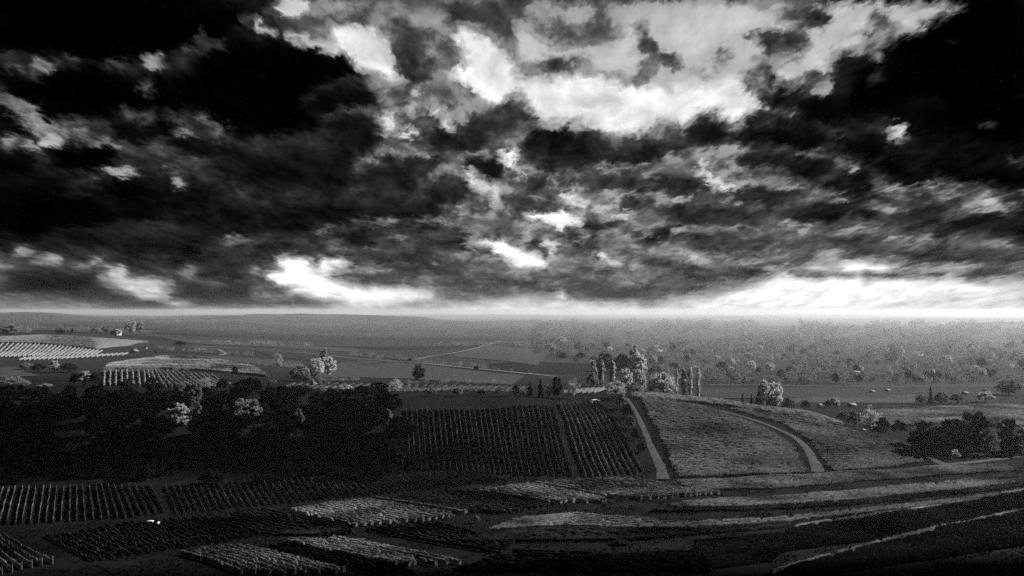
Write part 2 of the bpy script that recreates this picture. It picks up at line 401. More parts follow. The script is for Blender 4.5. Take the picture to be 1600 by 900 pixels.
def mat_ground():
    m = bpy.data.materials.new('ground_grass_and_soil'); m.use_nodes = True
    t = m.node_tree; g = NT(t); bs = t.nodes['Principled BSDF']
    co = g.node('ShaderNodeNewGeometry').outputs['Position']
    flat = g.v('MULTIPLY', co, (1, 1, 0))
    n1 = g.noise(flat, .02, 6, .6)
    n2 = g.noise(flat, .5, 5, .7)
    rot = g.node('ShaderNodeVectorRotate', rotation_type='Z_AXIS'); g.put(rot.inputs[0], flat); rot.inputs['Angle'].default_value = .42
    st = g.v('MULTIPLY', rot.outputs[0], (1 / 170., 1 / 420., 1))
    vo = g.node('ShaderNodeTexVoronoi'); vo.voronoi_dimensions = '2D'; g.put(vo.inputs['Vector'], st); vo.inputs['Scale'].default_value = 1.0
    vo.inputs['Randomness'].default_value = .75
    cell = g.sep(vo.outputs['Color'])[0]
    _, yy, _ = g.sep(co)
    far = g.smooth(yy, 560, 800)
    tone = g.mix(far, .0032, g.m('ADD', .006, g.m('MULTIPLY', cell, .018)))  # near ground blackened to paint in deep foreground shade; far fields stay lighter
    n3 = g.noise(g.v('MULTIPLY', flat, (.0035, .028, 1)), 1.0, 7, .65)
    n4 = g.noise(flat, .12, 6, .7)
    k = g.m('ADD', g.m('ADD', -.75, g.m('MULTIPLY', n1, .7)), g.m('ADD', g.m('MULTIPLY', n2, .8), g.m('ADD', g.m('MULTIPLY', n3, 1.1), g.m('MULTIPLY', n4, .9))))
    k = g.m('MAXIMUM', k, .12)
    v = g.m('MULTIPLY', tone, k)
    g.put(bs.inputs['Base Color'], g.xyz(v, v, v))
    bs.inputs['Roughness'].default_value = .95; bs.inputs['Specular IOR Level'].default_value = .05
    b = g.node('ShaderNodeBump'); b.inputs['Strength'].default_value = .8; b.inputs['Distance'].default_value = .5
    g.put(b.inputs['Height'], g.noise(flat, .9, 6, .75)); t.links.new(b.outputs[0], bs.inputs['Normal'])
    return m
M = dict(
 ground=mat_ground(),
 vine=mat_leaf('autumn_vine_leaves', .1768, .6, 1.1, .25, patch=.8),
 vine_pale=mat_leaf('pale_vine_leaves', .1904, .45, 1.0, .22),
 vine_black=mat_leaf('deep_shade_toned_vines', .009, .6, 1.0, .15, patch=.6),  # near-black vines: foreground shade painted into the leaf colour
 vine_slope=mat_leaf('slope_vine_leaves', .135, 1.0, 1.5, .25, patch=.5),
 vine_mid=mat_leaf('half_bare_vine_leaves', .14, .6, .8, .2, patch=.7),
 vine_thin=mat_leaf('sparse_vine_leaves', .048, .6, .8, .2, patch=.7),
 vine_dark=mat_leaf('shade_toned_vine_leaves', .024, .6, 1.0, .2, patch=.9),  # darker copy of the vine leaf, painting in shade around the lit plots
 grass=mat_leaf('rough_grass', .005, .6, .25, .2),
 soil=mat_plain('dark_soil', .015, .3, .8, bump=.6),
 meadow=mat_plain('meadow_grass', .026, .25, .25, bump=.7, bscale=.8),
 meadow_dark=mat_plain('dark_fallow', .0136, .3, .2, bump=.7, bscale=.8),
 path=mat_plain('gravel_path', .036, .45, .9, bump=.3),
 far_road=mat_plain('pale_lane', .0884, .15, .3),
 leaf_mid=mat_leaf('tree_leaves', .1768, .4, .5, .3, .35),
 leaf_pale=mat_leaf('pale_tree_leaves', .46, .35, .5, .45, .12),
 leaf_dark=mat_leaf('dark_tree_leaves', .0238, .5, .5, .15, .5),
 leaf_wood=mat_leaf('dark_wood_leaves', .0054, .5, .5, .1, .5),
 leaf_grey=mat_leaf('grey_tree_leaves', .35, .4, .5, .45, .2),
 leaf_hill=mat_leaf('hillside_tree_leaves', .15, .4, .4, .3, .6),
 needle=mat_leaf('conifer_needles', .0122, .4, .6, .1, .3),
 bark=mat_plain('bark', .034, .3, 2.0),
 post=mat_plain('weathered_wood_post', .0952, .2, 4.0),
 wall=mat_plain('light_render', .2584, .1, .6),
 roof=mat_plain('pale_roof', .17, .15, 1.0),
 roof_white=mat_plain('white_sheet_roof', .115, .05, 1.0, rough=.6),
 roof_dark=mat_plain('dark_roof', .068, .2, 1.0),
 wood_dark=mat_plain('dark_boards', .034, .3, 2.0),
 glass=mat_plain('dark_window', .0136, .1, 1.0, rough=.15, spec=.5),
 white=mat_plain('white_paint', .5576, .04, 2.0, rough=.5, spec=.4),
 stone=mat_plain('white_stone', .5304, .1, 3.0),
 added_shade_cloud=mat_plain('added_shade_cloud', .544, .05, .01),
)

# ---------------------------------------------------------------- terrain
CP = []
def col(us, prof):
    for u in us:
        for (v, y) in prof: CP.append((u, v, y))
def wz(u, z, y): CP.append((u, VH - z * F / y, y))
for u in (-420, 0, 400, 800, 1200, 1600, 2020):
    for (y, z) in ((1.5, -1.75), (20, -7.5), (60, -20), (130, -41), (185, -53)): wz(u, z, y)
col((-420, 0, 200), [(900,240),(860,268),(825,290),(790,321),(763,354),(745,372),(690,420),(640,470),(612,510)])
col((400,), [(900,240),(850,275),(815,300),(790,325),(760,360),(742,378),(690,420),(640,465),(616,495)])
col((620,), [(900,240),(850,276),(815,302),(780,335),(752,368),(738,385),(690,417),(640,450),(622,475)])
col((800,), [(900,240),(850,276),(815,302),(785,332),(765,352),(752,374),(700,408),(660,432),(632,452),(622,470)])
col((1000,), [(900,240),(850,276),(815,303),(785,335),(762,360),(750,378),(700,412),(660,438),(630,462),(621,472)])
col((1120,), [(900,240),(850,276),(815,303),(785,337),(760,365),(745,385),(700,420),(660,450),(636,478),(628,488)])
col((1260,), [(900,240),(850,276),(815,305),(785,340),(760,368),(741,395),(705,425),(680,448),(662,470),(650,486)])
col((1400,), [(900,240),(850,278),(815,308),(785,345),(760,375),(736,408),(715,425),(700,440),(688,452)])
col((1440,), [(724,420),(712,432),(700,446)])
col((1600, 2020), [(900,242),(850,282),(815,315),(785,352),(760,385),(735,415),(718,440),(705,460),(690,482),(660,560),(640,635)])
# behind the crest
col((-420, 0), [(600,590),(578,690),(562,800),(556,850),(538,940),(526,1010),(516,1450),(509,2400),(504,4000),(500,7000),(497,12000),(494,20000)])
col((120,), [(604,560),(590,640),(572,740),(560,820),(551,880),(531,1000),(523,1060),(515,1500),(508,2500),(503,4200),(499,7500),(496,13000),(494,20000)])
col((260,), [(606,555),(590,630),(578,690),(556,840),(545,960),(533,1250),(522,1900),(513,3100),(506,5200),(501,9000),(497,15000),(495,20000)])
col((420,), [(604,575),(590,660),(574,770),(560,900),(548,1130),(535,1600),(523,2500),(513,4200),(506,7000),(500,12000),(496,20000)])
col((620, 800), [(612,560),(602,630),(590,720),(578,820),(565,960),(552,1300),(540,1900),(528,2900),(517,4500),(508,7500),(501,13000),(496,20000)])
col((960,), [(612,600),(600,700),(590,790),(578,940),(564,1350),(550,2050),(537,3000),(525,4300),(514,6500),(506,10000),(500,15000),(496,20000)])
for u in (1080, 1200, 1350, 1480, 1600, 2020):
    for (y, z) in ((620, -56.5), (720, -57), (830, -56.5)): wz(u, z, y)
    for (v, y) in ((590,950),(578,1250),(566,1700),(552,2400),(540,3200),(528,4400),(516,6500),(507,9500),(500,14500),(496,20000)): CP.append((u, v, y))
for u in (1350, 1450): wz(u, -57.5, 520)
cp = np.array(CP, float)
cx = (cp[:, 0] - 800) / F * cp[:, 2]; cy = cp[:, 2]; cz = -(cp[:, 1] - VH) / F * cp[:, 2]
SC_T = 2.4
cth = np.clip(np.arctan2(cx, cy), -.62, .62) * SC_T; clr = np.log(np.hypot(cx, cy))
D = np.sqrt((cth[:, None] - cth[None]) ** 2 + (clr[:, None] - clr[None]) ** 2 + .05 ** 2)
n_ = len(cp)
Am = np.zeros((n_ + 3, n_ + 3)); Am[:n_, :n_] = D + np.eye(n_) * -.004
Pm = np.stack([np.ones(n_), cth, clr], 1); Am[:n_, n_:] = Pm; Am[n_:, :n_] = Pm.T
# interpolate the slope angle z/r: well scaled from the hilltop to the horizon
sol = np.linalg.solve(Am, np.concatenate([cz / np.hypot(cx, cy), np.zeros(3)]))
RFLAT = 20000.0       # the far plain goes on level beyond this distance
def terrain_eval(th, lr):
    t = np.clip(th, -.62, .62) * SC_T
    out = np.empty(t.shape); flat_t = t.ravel(); flat_l = lr.ravel(); res = np.empty(len(flat_t))
    lc = np.minimum(flat_l, math.log(RFLAT))
    for s in range(0, len(flat_t), 20000):
        a = flat_t[s:s + 20000]; b = lc[s:s + 20000]
        d = np.sqrt((a[:, None] - cth[None]) ** 2 + (b[:, None] - clr[None]) ** 2 + .05 ** 2)
        res[s:s + 20000] = d @ sol[:n_] + sol[n_] + sol[n_ + 1] * a + sol[n_ + 2] * b
    r = np.exp(flat_l)
    z = res * np.minimum(r, RFLAT)
    xx = np.sin(th.ravel()) * r; yy = np.cos(th.ravel()) * r
    amp = np.clip((r - 60) / 150, 0, 1)
    z += amp * ((fbm(xx / 60, yy / 60, 4, 3) - .47) * 1.0 + (fbm(xx / 14, yy / 14, 3, 9) - .44) * .22)
    z += np.clip((r - 900) / 1500, 0, 1) * (fbm(xx / 700, yy / 700, 3, 21) - .44) * 10 + np.clip((r - 5000) / 9000, 0, 1) * (fbm(xx / 3500, yy / 2500, 3, 31) - .42) * 130
    # low wooded hills far off break the edge of the plain, more of them at left
    tf = th.ravel()
    rid = np.exp(-((r - 8600) / 2400) ** 2) * np.clip(fbm(tf * 6 + 9, r / 9000, 4, 61) - .26, 0, 1) * 2.6
    z += rid * np.interp(tf, [-.45, -.1, .1, .45], [88, 104, 108, 112])
    z = np.where(r > 2500, np.minimum(z, 12), z)
    return z.reshape(t.shape)
TH = np.unique(np.concatenate([np.linspace(-math.pi, -.60, 36), np.linspace(-.60, .60, 520), np.linspace(.60, math.pi, 36)]))
LR = np.unique(np.concatenate([np.linspace(math.log(1.5), math.log(140), 26), np.linspace(math.log(140), math.log(1700), 400),
                               np.linspace(math.log(1700), math.log(32000), 90)]))
# coarse evaluation would smear the crest: evaluate on the full grid
TT, LL = np.meshgrid(TH, LR)
HZ = terrain_eval(TT, LL)
def Hq(x, y):
    x = np.asarray(x, float); y = np.asarray(y, float)
    th = np.arctan2(x, y); lr = np.log(np.maximum(np.hypot(x, y), 1.5))
    i = np.clip(np.searchsorted(TH, th) - 1, 0, len(TH) - 2); j = np.clip(np.searchsorted(LR, lr) - 1, 0, len(LR) - 2)
    a = np.clip((th - TH[i]) / (TH[i + 1] - TH[i]), 0, 1); b = np.clip((lr - LR[j]) / (LR[j + 1] - LR[j]), 0, 1)
    return (HZ[j, i] * (1 - a) + HZ[j, i + 1] * a) * (1 - b) + (HZ[j + 1, i] * (1 - a) + HZ[j + 1, i + 1] * a) * b
YS = np.exp(np.linspace(math.log(190), math.log(20000), 6000))
def at(u, v, ymin=190):
    """ground point that the photograph shows at pixel (u, v)"""
    ys = YS[YS >= ymin]
    xs = (u - 800) / F * ys; zr = -(v - VH) / F * ys
    hit = np.nonzero(zr <= Hq(xs, ys))[0]
    k = hit[0] if len(hit) else len(ys) - 1
    return np.array([xs[k], ys[k]])
def gp(u, y): return np.array([(u - 800) / F * y, y])
def P3(p, dz=0.0): return (float(p[0]), float(p[1]), float(Hq(p[0], p[1])) + dz)
def build_ground():
    X = np.sin(TT) * np.exp(LL); Y = np.cos(TT) * np.exp(LL)
    nr, nc = X.shape
    v = np.stack([X, Y, HZ], 2).reshape(-1, 3)
    idx = np.arange(nr * nc).reshape(nr, nc)
    q = np.stack([idx[:-1, :-1], idx[:-1, 1:], idx[1:, 1:], idx[1:, :-1]], 2).reshape(-1, 4)[:, ::-1]
    cap = len(v)
    v = np.concatenate([v, [[0, 0, HZ[0].mean()]]])
    tri = np.stack([idx[0, 1:], idx[0, :-1], np.full(nc - 1, cap)], 1)[:, ::-1]
    me = mesh_np('ground', v, np.concatenate([q.ravel(), tri.ravel()]), np.concatenate([np.full(len(q), 4), np.full(len(tri), 3)]), M['ground'], True)
    o = link('ground', me); o['kind'] = 'structure'
build_ground()

# ---------------------------------------------------------------- sheets on the ground (paths, meadows)
def resample(pts, n):
    pts = np.asarray(pts, float)
    s = np.concatenate([[0], np.cumsum(np.hypot(*np.diff(pts, axis=0).T))])
    t = np.linspace(0, s[-1], n)
    return np.stack([np.interp(t, s, pts[:, 0]), np.interp(t, s, pts[:, 1])], 1)
def smooth_line(pts, n):
    q = resample(pts, n)
    k = max(1, n // (len(pts) * 4))
    for _ in range(2):
        pad = np.concatenate([np.repeat(q[:1], k, 0), q, np.repeat(q[-1:], k, 0)])
        q = np.stack([np.convolve(pad[:, i], np.ones(2 * k + 1) / (2 * k + 1), 'valid') for i in (0, 1)], 1)
    return q
def strip(name, pix, widths, mat, dz=.06, ymin=190, n=60, kind='structure'):
    pts = smooth_line([at(u, v, ymin) for (u, v) in pix], n)
    w = np.interp(np.linspace(0, 1, n), np.linspace(0, 1, len(widths)), widths)
    tg = np.gradient(pts, axis=0); tg /= np.maximum(np.hypot(*tg.T), 1e-6)[:, None]
    nm = np.stack([-tg[:, 1], tg[:, 0]], 1)
    cols = [-1, -.5, 0, .5, 1]
    jit = 1 + .55 * (fbm(pts[:, 0] / 6, pts[:, 1] / 6, 3, 5) - .45)
    V = []
    for c in cols:
        p = pts + nm * (c * w * .5 * jit)[:, None]
        V.append(np.stack([p[:, 0], p[:, 1], Hq(p[:, 0], p[:, 1]) + dz + (0.05 if abs(c) < 1 else -.03)], 1))
    V = np.stack(V, 1).reshape(-1, 3)
    idx = np.arange(n * 5).reshape(n, 5)
    q = np.stack([idx[:-1, :-1], idx[:-1, 1:], idx[1:, 1:], idx[1:, :-1]], 2).reshape(-1, 4)
    o = link(name, mesh_np(name, V, q, 4, mat, True)); o['kind'] = kind
    return o
def sheet(name, guides, mat, dz=.12, ymin=190, nu=30, nv=14):
    """ground cover between guide lines (each a list of photograph pixels, all the same way round)"""
    L = [resample([at(u, v, ymin) for (u, v) in gl], nu) for gl in guides]
    L = np.array(L)
    f = np.linspace(0, len(L) - 1, nv)
    i = np.clip(np.floor(f).astype(int), 0, len(L) - 2); a = (f - i)[:, None, None]
    Pn = L[i] * (1 - a) + L[i + 1] * a
    z = Hq(Pn[..., 0], Pn[..., 1]) + dz
    V = np.concatenate([Pn, z[..., None]], 2).reshape(-1, 3)
    idx = np.arange(nu * nv).reshape(nv, nu)
    q = np.stack([idx[:-1, :-1], idx[:-1, 1:], idx[1:, 1:], idx[1:, :-1]], 2).reshape(-1, 4)
    o = link(name, mesh_np(name, V, q, 4, mat, True)); o['kind'] = 'structure'
    return o

# ---------------------------------------------------------------- vineyards
post_me = None
def post_mesh():
    global post_me
    if post_me is None:
        v = [(-.06,-.06,0),(.06,-.06,0),(.06,.06,0),(-.06,.06,0),(-.05,-.05,1.9),(.05,-.05,1.9),(.05,.05,1.9),(-.05,.05,1.9)]
        f = [0,1,5,4, 1,2,6,5, 2,3,7,6, 3,0,4,7, 4,5,6,7]
        post_me = mesh_np('post', v, f, 4, M['post'])
    return post_me
ROW_TRIS = 0
def vine_row_mesh(pts, rs, width, height, lpm, step, mat, gap, base):
    """one hedge-like row of vines along pts (n,2): leafy core with gaps plus loose leaves"""
    global ROW_TRIS
    L = np.hypot(*np.diff(pts, axis=0).T).sum()
    n = max(3, int(L / step) + 1)
    p = resample(pts, n)
    tg = np.gradient(p, axis=0); tg /= np.maximum(np.hypot(*tg.T), 1e-6)[:, None]
    nm = np.stack([-tg[:, 1], tg[:, 0]], 1)
    wob = (value_noise(np.arange(n) * step / 4.0, np.full(n, rs.uniform(0, 999)), 3) - .5) * .30 + rs.normal(0, .08)
    p = p + nm * wob[:, None]
    z = Hq(p[:, 0], p[:, 1])
    k = rs.uniform(.82, 1.15, n)
    vig = .82 + .36 * fbm(p[:, 0] / 9, p[:, 1] / 9, 2, 33)        # vigour varies along and across the field
    hh = height * vig * rs.uniform(.90, 1.08, n)
    hh = np.where(rs.random(n) < gap, hh * rs.uniform(.25, .6, n), hh)
    prof = [(-.42, .18), (-.62, .55), (-.28, .92), (.06, 1.0), (.34, .90), (.60, .55), (.42, .18)]
    V = []
    for (a, b) in prof:
        off = (a * min(width, .38 + .2 * width) * k + rs.normal(0, .02 + .06 * width, n))
        q = p + nm * off[:, None] + tg * rs.normal(0, step * .15, n)[:, None]
        V.append(np.stack([q[:, 0], q[:, 1], z + np.maximum(hh * b + rs.normal(0, .05 * height, n), .05)], 1))
    m = len(prof)
    V = np.stack(V, 1).reshape(-1, 3)
    idx = np.arange(n * m).reshape(n, m)
    q = np.stack([idx[:-1, :-1], idx[1:, :-1], idx[1:, 1:], idx[:-1, 1:]], 2).reshape(-1, 4)
    nl = int(L * lpm)
    if nl > 0:
        t = rs.random(nl) * (n - 1); i = t.astype(int); a = (t - i)[:, None]
        c2 = p[i] * (1 - a) + p[i + 1] * a
        hz = rs.beta(3.2, 1.5, nl) * 1.12
        lat = rs.normal(0, .5, nl) * width
        c2 = c2 + nm[i] * lat[:, None]
        cz_ = z[i] * (1 - a[:, 0]) + z[i + 1] * a[:, 0] + hz * hh[i] + .05
        ctr = np.stack([c2[:, 0], c2[:, 1], cz_], 1)
        d1 = rs.normal(0, 1, (nl, 3)); d1 /= np.linalg.norm(d1, axis=1)[:, None]
        d2 = rs.normal(0, 1, (nl, 3)); d2 -= (d1 * d2).sum(1)[:, None] * d1; d2 /= np.linalg.norm(d2, axis=1)[:, None]
        s = (rs.uniform(.4, 1.0, nl) ** 1.5 * 1.35)[:, None] * base
        quad = np.stack([ctr - d1 * s, ctr - d2 * s * .7, ctr + d1 * s, ctr + d2 * s * .7], 1).reshape(-1, 3)
        o = len(V); V = np.concatenate([V, quad])
        q = np.concatenate([q, (np.arange(nl * 4) + o).reshape(-1, 4)])
    ROW_TRIS += len(q) * 2
    return V, q
def vineyard(label, guides, mat='vine', spacing=2.1, width=.55, height=1.7, lpm=6, step=1.1, gap=.10, base=.22, ymin=190, posts=0, seed=1,
             name='vineyard', rows=None, trim=.0, shade_fade=None):
    """guides: lists of photograph pixels along single rows; the rows between are interpolated on the ground"""
    rs = np.random.default_rng(seed * 101 + 5)
    NP = 26
    L = np.array([resample([at(u, v, ymin) for (u, v) in gl], NP) for gl in guides])
    ctr = L.reshape(-1, 2).mean(0)
    root = thing(name, label, 'vineyard', P3(ctr), 0, 'vineyards of the valley')
    org = np.array(root.location)
    allr = []
    for gi in range(len(L) - 1):
        mid = L[gi + 1][NP // 2] - L[gi][NP // 2]
        tgm = L[gi][NP // 2 + 1] - L[gi][NP // 2]; tgm /= max(np.hypot(*tgm), 1e-6)
        wdt = abs(mid[0] * tgm[1] - mid[1] * tgm[0])
        nrow = rows if rows else max(1, int(round(wdt / spacing)))
        for k in range(nrow + (1 if gi == len(L) - 2 else 0)):
            a = k / nrow
            r = L[gi] * (1 - a) + L[gi + 1] * a
            allr.append(r)
    for ri, r in enumerate(allr):
        fr = ri / max(1, len(allr) - 1)
        rmat = mat
        if shade_fade and rs.random() < np.clip((fr - shade_fade[1]) / (shade_fade[2] - shade_fade[1]), 0, 1): rmat = shade_fade[0]  # plots sink into painted shade by swapping rows to a darker leaf
        f0, f1 = rs.uniform(0, .03 + trim), 1 - rs.uniform(0, .03 + trim)
        q = resample(r, 60); q = q[int(f0 * 59):max(int(f0 * 59) + 3, int(f1 * 59) + 1)]
        V, fq = vine_row_mesh(q, rs, width, height, lpm, step, M[rmat], gap, base)
        o = link('vine_row', mesh_np('vine_row', V - org, fq, 4, M[rmat]), root)
        if posts:
            for e in ((q[-1],) if posts == 1 else (q[0], q[-1])):
                ps_ = link('post', post_mesh(), o, (e[0] - org[0], e[1] - org[1], float(Hq(e[0], e[1])) - org[2]))
    return root

# --- paths, roads, meadows
strip('path', [(978,622),(992,642),(1003,665),(1018,700),(1032,728),(1037,751)], [1.6,1.8,2.2,2.7,3.6,4.8], M['path'], dz=.12)
strip('path', [(1100,637),(1150,648),(1200,664),(1240,682),(1262,702),(1273,722),(1280,740)], [2.0,2.0,2.2,2.5,3.2,4.2,5.2], M['path'], dz=.14)
strip('path', [(1428,699),(1448,711),(1462,721),(1478,726)], [1.6,2.2,3.0,4.4], M['path'], dz=.12)
strip('path', [(1045,752),(1150,748),(1282,741),(1400,735),(1478,727),(1600,712)], [3.0,2.4,2.8,2.0,3.0,2.6], M['path'], dz=.1)
strip('path', [(518,848),(545,845),(572,842)], [1.6,2.0,1.6], M['path'], dz=.1)
strip('road', [(300,541),(400,545),(480,552),(560,561),(640,566),(720,574),(800,582),(880,590)], [5,5,5,5], M['far_road'], dz=.35, ymin=540)
strip('road', [(628,566),(680,556),(740,545),(785,533)], [5,5,6], M['far_road'], dz=.35, ymin=540)
strip('lane', [(290,541),(340,546),(355,553),(340,556)], [3,3,3], M['far_road'], dz=.35, ymin=540)
strip('road', [(1100,601),(1230,603),(1330,604),(1420,604),(1512,604),(1620,601)], [2.6,2.6,3,2.6], M['far_road'], dz=.3, ymin=540)
sheet('meadow', [[(500,573),(560,563),(640,569),(820,588)],[(480,590),(560,590),(640,592),(800,602)]], M['meadow'], .3, 540)
sheet('meadow', [[(1080,606),(1260,606),(1420,606)],[(1100,622),(1250,622),(1400,622)]], M['meadow_dark'], .3, 540)
sheet('meadow', [[(1230,623),(1330,621),(1430,617)],[(1240,630),(1340,630),(1430,630)]], M['meadow'], .3, 540)
sheet('meadow', [[(0,575),(26,574)],[(0,590),(60,588)]], M['meadow'], .3, 540)
sheet('field', [[(300,556),(380,559),(470,566)],[(350,565),(420,571),(482,577)]], M['meadow'], .3, 540)
sheet('fallow_field', [[(400,549),(520,560),(620,568)],[(420,556),(500,566),(560,572)]], M['meadow_dark'], .3, 540)
sheet('field', [[(250,527),(400,535),(560,545)],[(300,537),(420,542),(560,551)]], M['meadow'], .4, 540)
sheet('fallow_field', [[(560,545),(660,552),(740,543)],[(560,553),(620,563),(640,564)]], M['meadow_dark'], .4, 540)
sheet('field', [[(760,540),(860,548)],[(700,557),(840,572)]], M['meadow'], .4, 540)
sheet('field', [[(20,508),(120,511),(240,517)],[(10,516),(120,519),(230,523)]], M['meadow'], .4, 540)
sheet('fallow_field', [[(380,516),(560,520),(760,521)],[(380,521),(560,527),(780,530)]], M['meadow_dark'], .5, 540)
sheet('fallow_field', [[(158,552),(185,546),(206,544)],[(152,555),(185,553),(212,548)]], M['meadow_dark'], .3, 540)
sheet('fallow_field', [[(240,547),(300,546),(350,550)],[(245,551),(300,552),(348,554)]], M['meadow_dark'], .3, 540)

# --- the vineyards, front to back
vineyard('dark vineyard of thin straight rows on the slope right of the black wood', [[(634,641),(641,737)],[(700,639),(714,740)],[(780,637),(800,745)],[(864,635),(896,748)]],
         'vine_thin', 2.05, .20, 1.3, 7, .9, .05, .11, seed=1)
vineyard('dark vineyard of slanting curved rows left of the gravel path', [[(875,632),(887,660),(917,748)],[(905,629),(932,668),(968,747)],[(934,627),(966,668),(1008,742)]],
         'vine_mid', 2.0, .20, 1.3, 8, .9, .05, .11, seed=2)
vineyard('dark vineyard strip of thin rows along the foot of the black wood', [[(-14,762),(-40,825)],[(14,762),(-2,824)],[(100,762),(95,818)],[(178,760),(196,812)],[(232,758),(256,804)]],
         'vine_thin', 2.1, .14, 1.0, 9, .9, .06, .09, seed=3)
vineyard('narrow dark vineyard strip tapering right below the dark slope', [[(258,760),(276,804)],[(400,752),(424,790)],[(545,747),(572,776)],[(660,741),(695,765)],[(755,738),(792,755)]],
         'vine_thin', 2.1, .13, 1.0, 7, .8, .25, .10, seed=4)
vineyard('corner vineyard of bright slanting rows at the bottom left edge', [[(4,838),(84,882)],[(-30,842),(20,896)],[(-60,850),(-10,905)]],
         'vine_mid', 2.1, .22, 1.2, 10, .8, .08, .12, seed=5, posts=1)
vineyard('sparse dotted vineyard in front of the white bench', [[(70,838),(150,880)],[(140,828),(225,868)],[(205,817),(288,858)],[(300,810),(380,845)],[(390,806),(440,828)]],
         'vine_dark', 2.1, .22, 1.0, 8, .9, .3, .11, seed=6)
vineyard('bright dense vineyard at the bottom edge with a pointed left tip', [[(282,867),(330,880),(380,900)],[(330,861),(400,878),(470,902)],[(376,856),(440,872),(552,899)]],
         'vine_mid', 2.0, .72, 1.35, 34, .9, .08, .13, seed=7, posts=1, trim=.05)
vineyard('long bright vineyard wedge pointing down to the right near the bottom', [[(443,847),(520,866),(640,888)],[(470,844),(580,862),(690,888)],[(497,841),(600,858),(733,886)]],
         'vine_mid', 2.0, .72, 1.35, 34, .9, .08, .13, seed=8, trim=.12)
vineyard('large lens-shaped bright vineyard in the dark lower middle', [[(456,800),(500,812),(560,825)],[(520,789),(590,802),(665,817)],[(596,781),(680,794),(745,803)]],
         'vine', 2.0, .72, 1.35, 34, .9, .08, .13, seed=9, shade_fade=('vine_dark', .55, 1.2))
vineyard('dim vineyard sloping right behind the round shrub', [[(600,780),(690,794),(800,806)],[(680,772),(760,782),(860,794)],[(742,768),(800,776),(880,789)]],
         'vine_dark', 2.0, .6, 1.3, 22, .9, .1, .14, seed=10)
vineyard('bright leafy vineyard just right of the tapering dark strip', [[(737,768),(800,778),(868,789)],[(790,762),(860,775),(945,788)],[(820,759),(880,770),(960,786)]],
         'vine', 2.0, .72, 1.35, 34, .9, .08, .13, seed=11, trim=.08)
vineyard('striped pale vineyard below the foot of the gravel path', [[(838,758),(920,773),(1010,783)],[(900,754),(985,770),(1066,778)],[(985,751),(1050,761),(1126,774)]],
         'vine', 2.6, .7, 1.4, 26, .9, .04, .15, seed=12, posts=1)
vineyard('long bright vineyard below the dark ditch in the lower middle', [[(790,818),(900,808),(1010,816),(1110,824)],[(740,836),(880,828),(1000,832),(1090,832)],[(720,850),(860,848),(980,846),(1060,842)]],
         'vine', 2.0, .72, 1.35, 34, .9, .08, .13, seed=13, shade_fade=('vine_dark', .25, .9), trim=.06)
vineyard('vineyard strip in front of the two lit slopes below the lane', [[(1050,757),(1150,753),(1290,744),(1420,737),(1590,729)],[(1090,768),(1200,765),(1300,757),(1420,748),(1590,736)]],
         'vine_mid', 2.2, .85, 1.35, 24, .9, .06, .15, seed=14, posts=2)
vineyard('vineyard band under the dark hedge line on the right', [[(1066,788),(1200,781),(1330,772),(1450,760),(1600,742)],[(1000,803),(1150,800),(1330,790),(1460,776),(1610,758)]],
         'vine_mid', 2.2, .85, 1.35, 24, .9, .06, .15, seed=15, shade_fade=('vine_dark', .5, 1.3), trim=.06)
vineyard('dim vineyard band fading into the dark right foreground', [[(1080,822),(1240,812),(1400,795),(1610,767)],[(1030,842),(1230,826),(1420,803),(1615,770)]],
         'vine_mid', 2.2, .7, 1.3, 18, 1.0, .08, .15, seed=16, shade_fade=('vine_dark', .0, .7))
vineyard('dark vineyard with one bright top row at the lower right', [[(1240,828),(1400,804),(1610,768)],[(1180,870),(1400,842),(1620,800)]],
         'vine', 2.2, .5, 1.4, 14, 1.0, .1, .14, seed=17, shade_fade=('vine_black', .0, .06))
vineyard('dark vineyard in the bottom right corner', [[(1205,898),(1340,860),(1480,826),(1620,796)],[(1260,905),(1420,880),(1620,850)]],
         'vine', 2.2, .5, 1.4, 14, 1.0, .1, .14, seed=18, shade_fade=('vine_black', .0, .08))
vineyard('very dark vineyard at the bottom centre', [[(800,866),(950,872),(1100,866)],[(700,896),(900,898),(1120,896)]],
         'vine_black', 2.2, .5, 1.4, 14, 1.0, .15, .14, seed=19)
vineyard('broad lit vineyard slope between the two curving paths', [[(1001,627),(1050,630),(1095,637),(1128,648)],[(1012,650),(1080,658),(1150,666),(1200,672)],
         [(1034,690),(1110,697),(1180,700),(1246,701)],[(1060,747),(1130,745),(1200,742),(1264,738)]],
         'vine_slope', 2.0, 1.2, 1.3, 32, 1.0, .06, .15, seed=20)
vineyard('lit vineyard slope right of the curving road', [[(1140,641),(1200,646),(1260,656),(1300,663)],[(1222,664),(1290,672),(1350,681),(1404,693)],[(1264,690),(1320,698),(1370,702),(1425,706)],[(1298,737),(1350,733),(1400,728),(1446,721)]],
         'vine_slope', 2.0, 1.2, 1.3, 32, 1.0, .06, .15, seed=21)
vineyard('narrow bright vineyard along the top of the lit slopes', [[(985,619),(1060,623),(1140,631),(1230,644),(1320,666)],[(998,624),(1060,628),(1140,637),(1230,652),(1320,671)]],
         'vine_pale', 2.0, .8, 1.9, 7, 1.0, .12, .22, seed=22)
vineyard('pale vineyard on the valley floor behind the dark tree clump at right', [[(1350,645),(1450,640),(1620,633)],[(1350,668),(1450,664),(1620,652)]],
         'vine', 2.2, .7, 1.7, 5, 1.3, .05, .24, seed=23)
vineyard('vineyard on the right edge behind the dark clump', [[(1560,655),(1625,653)],[(1560,668),(1625,664)]], 'vine', 2.2, .7, 1.7, 5, 1.3, .05, .24, seed=24)
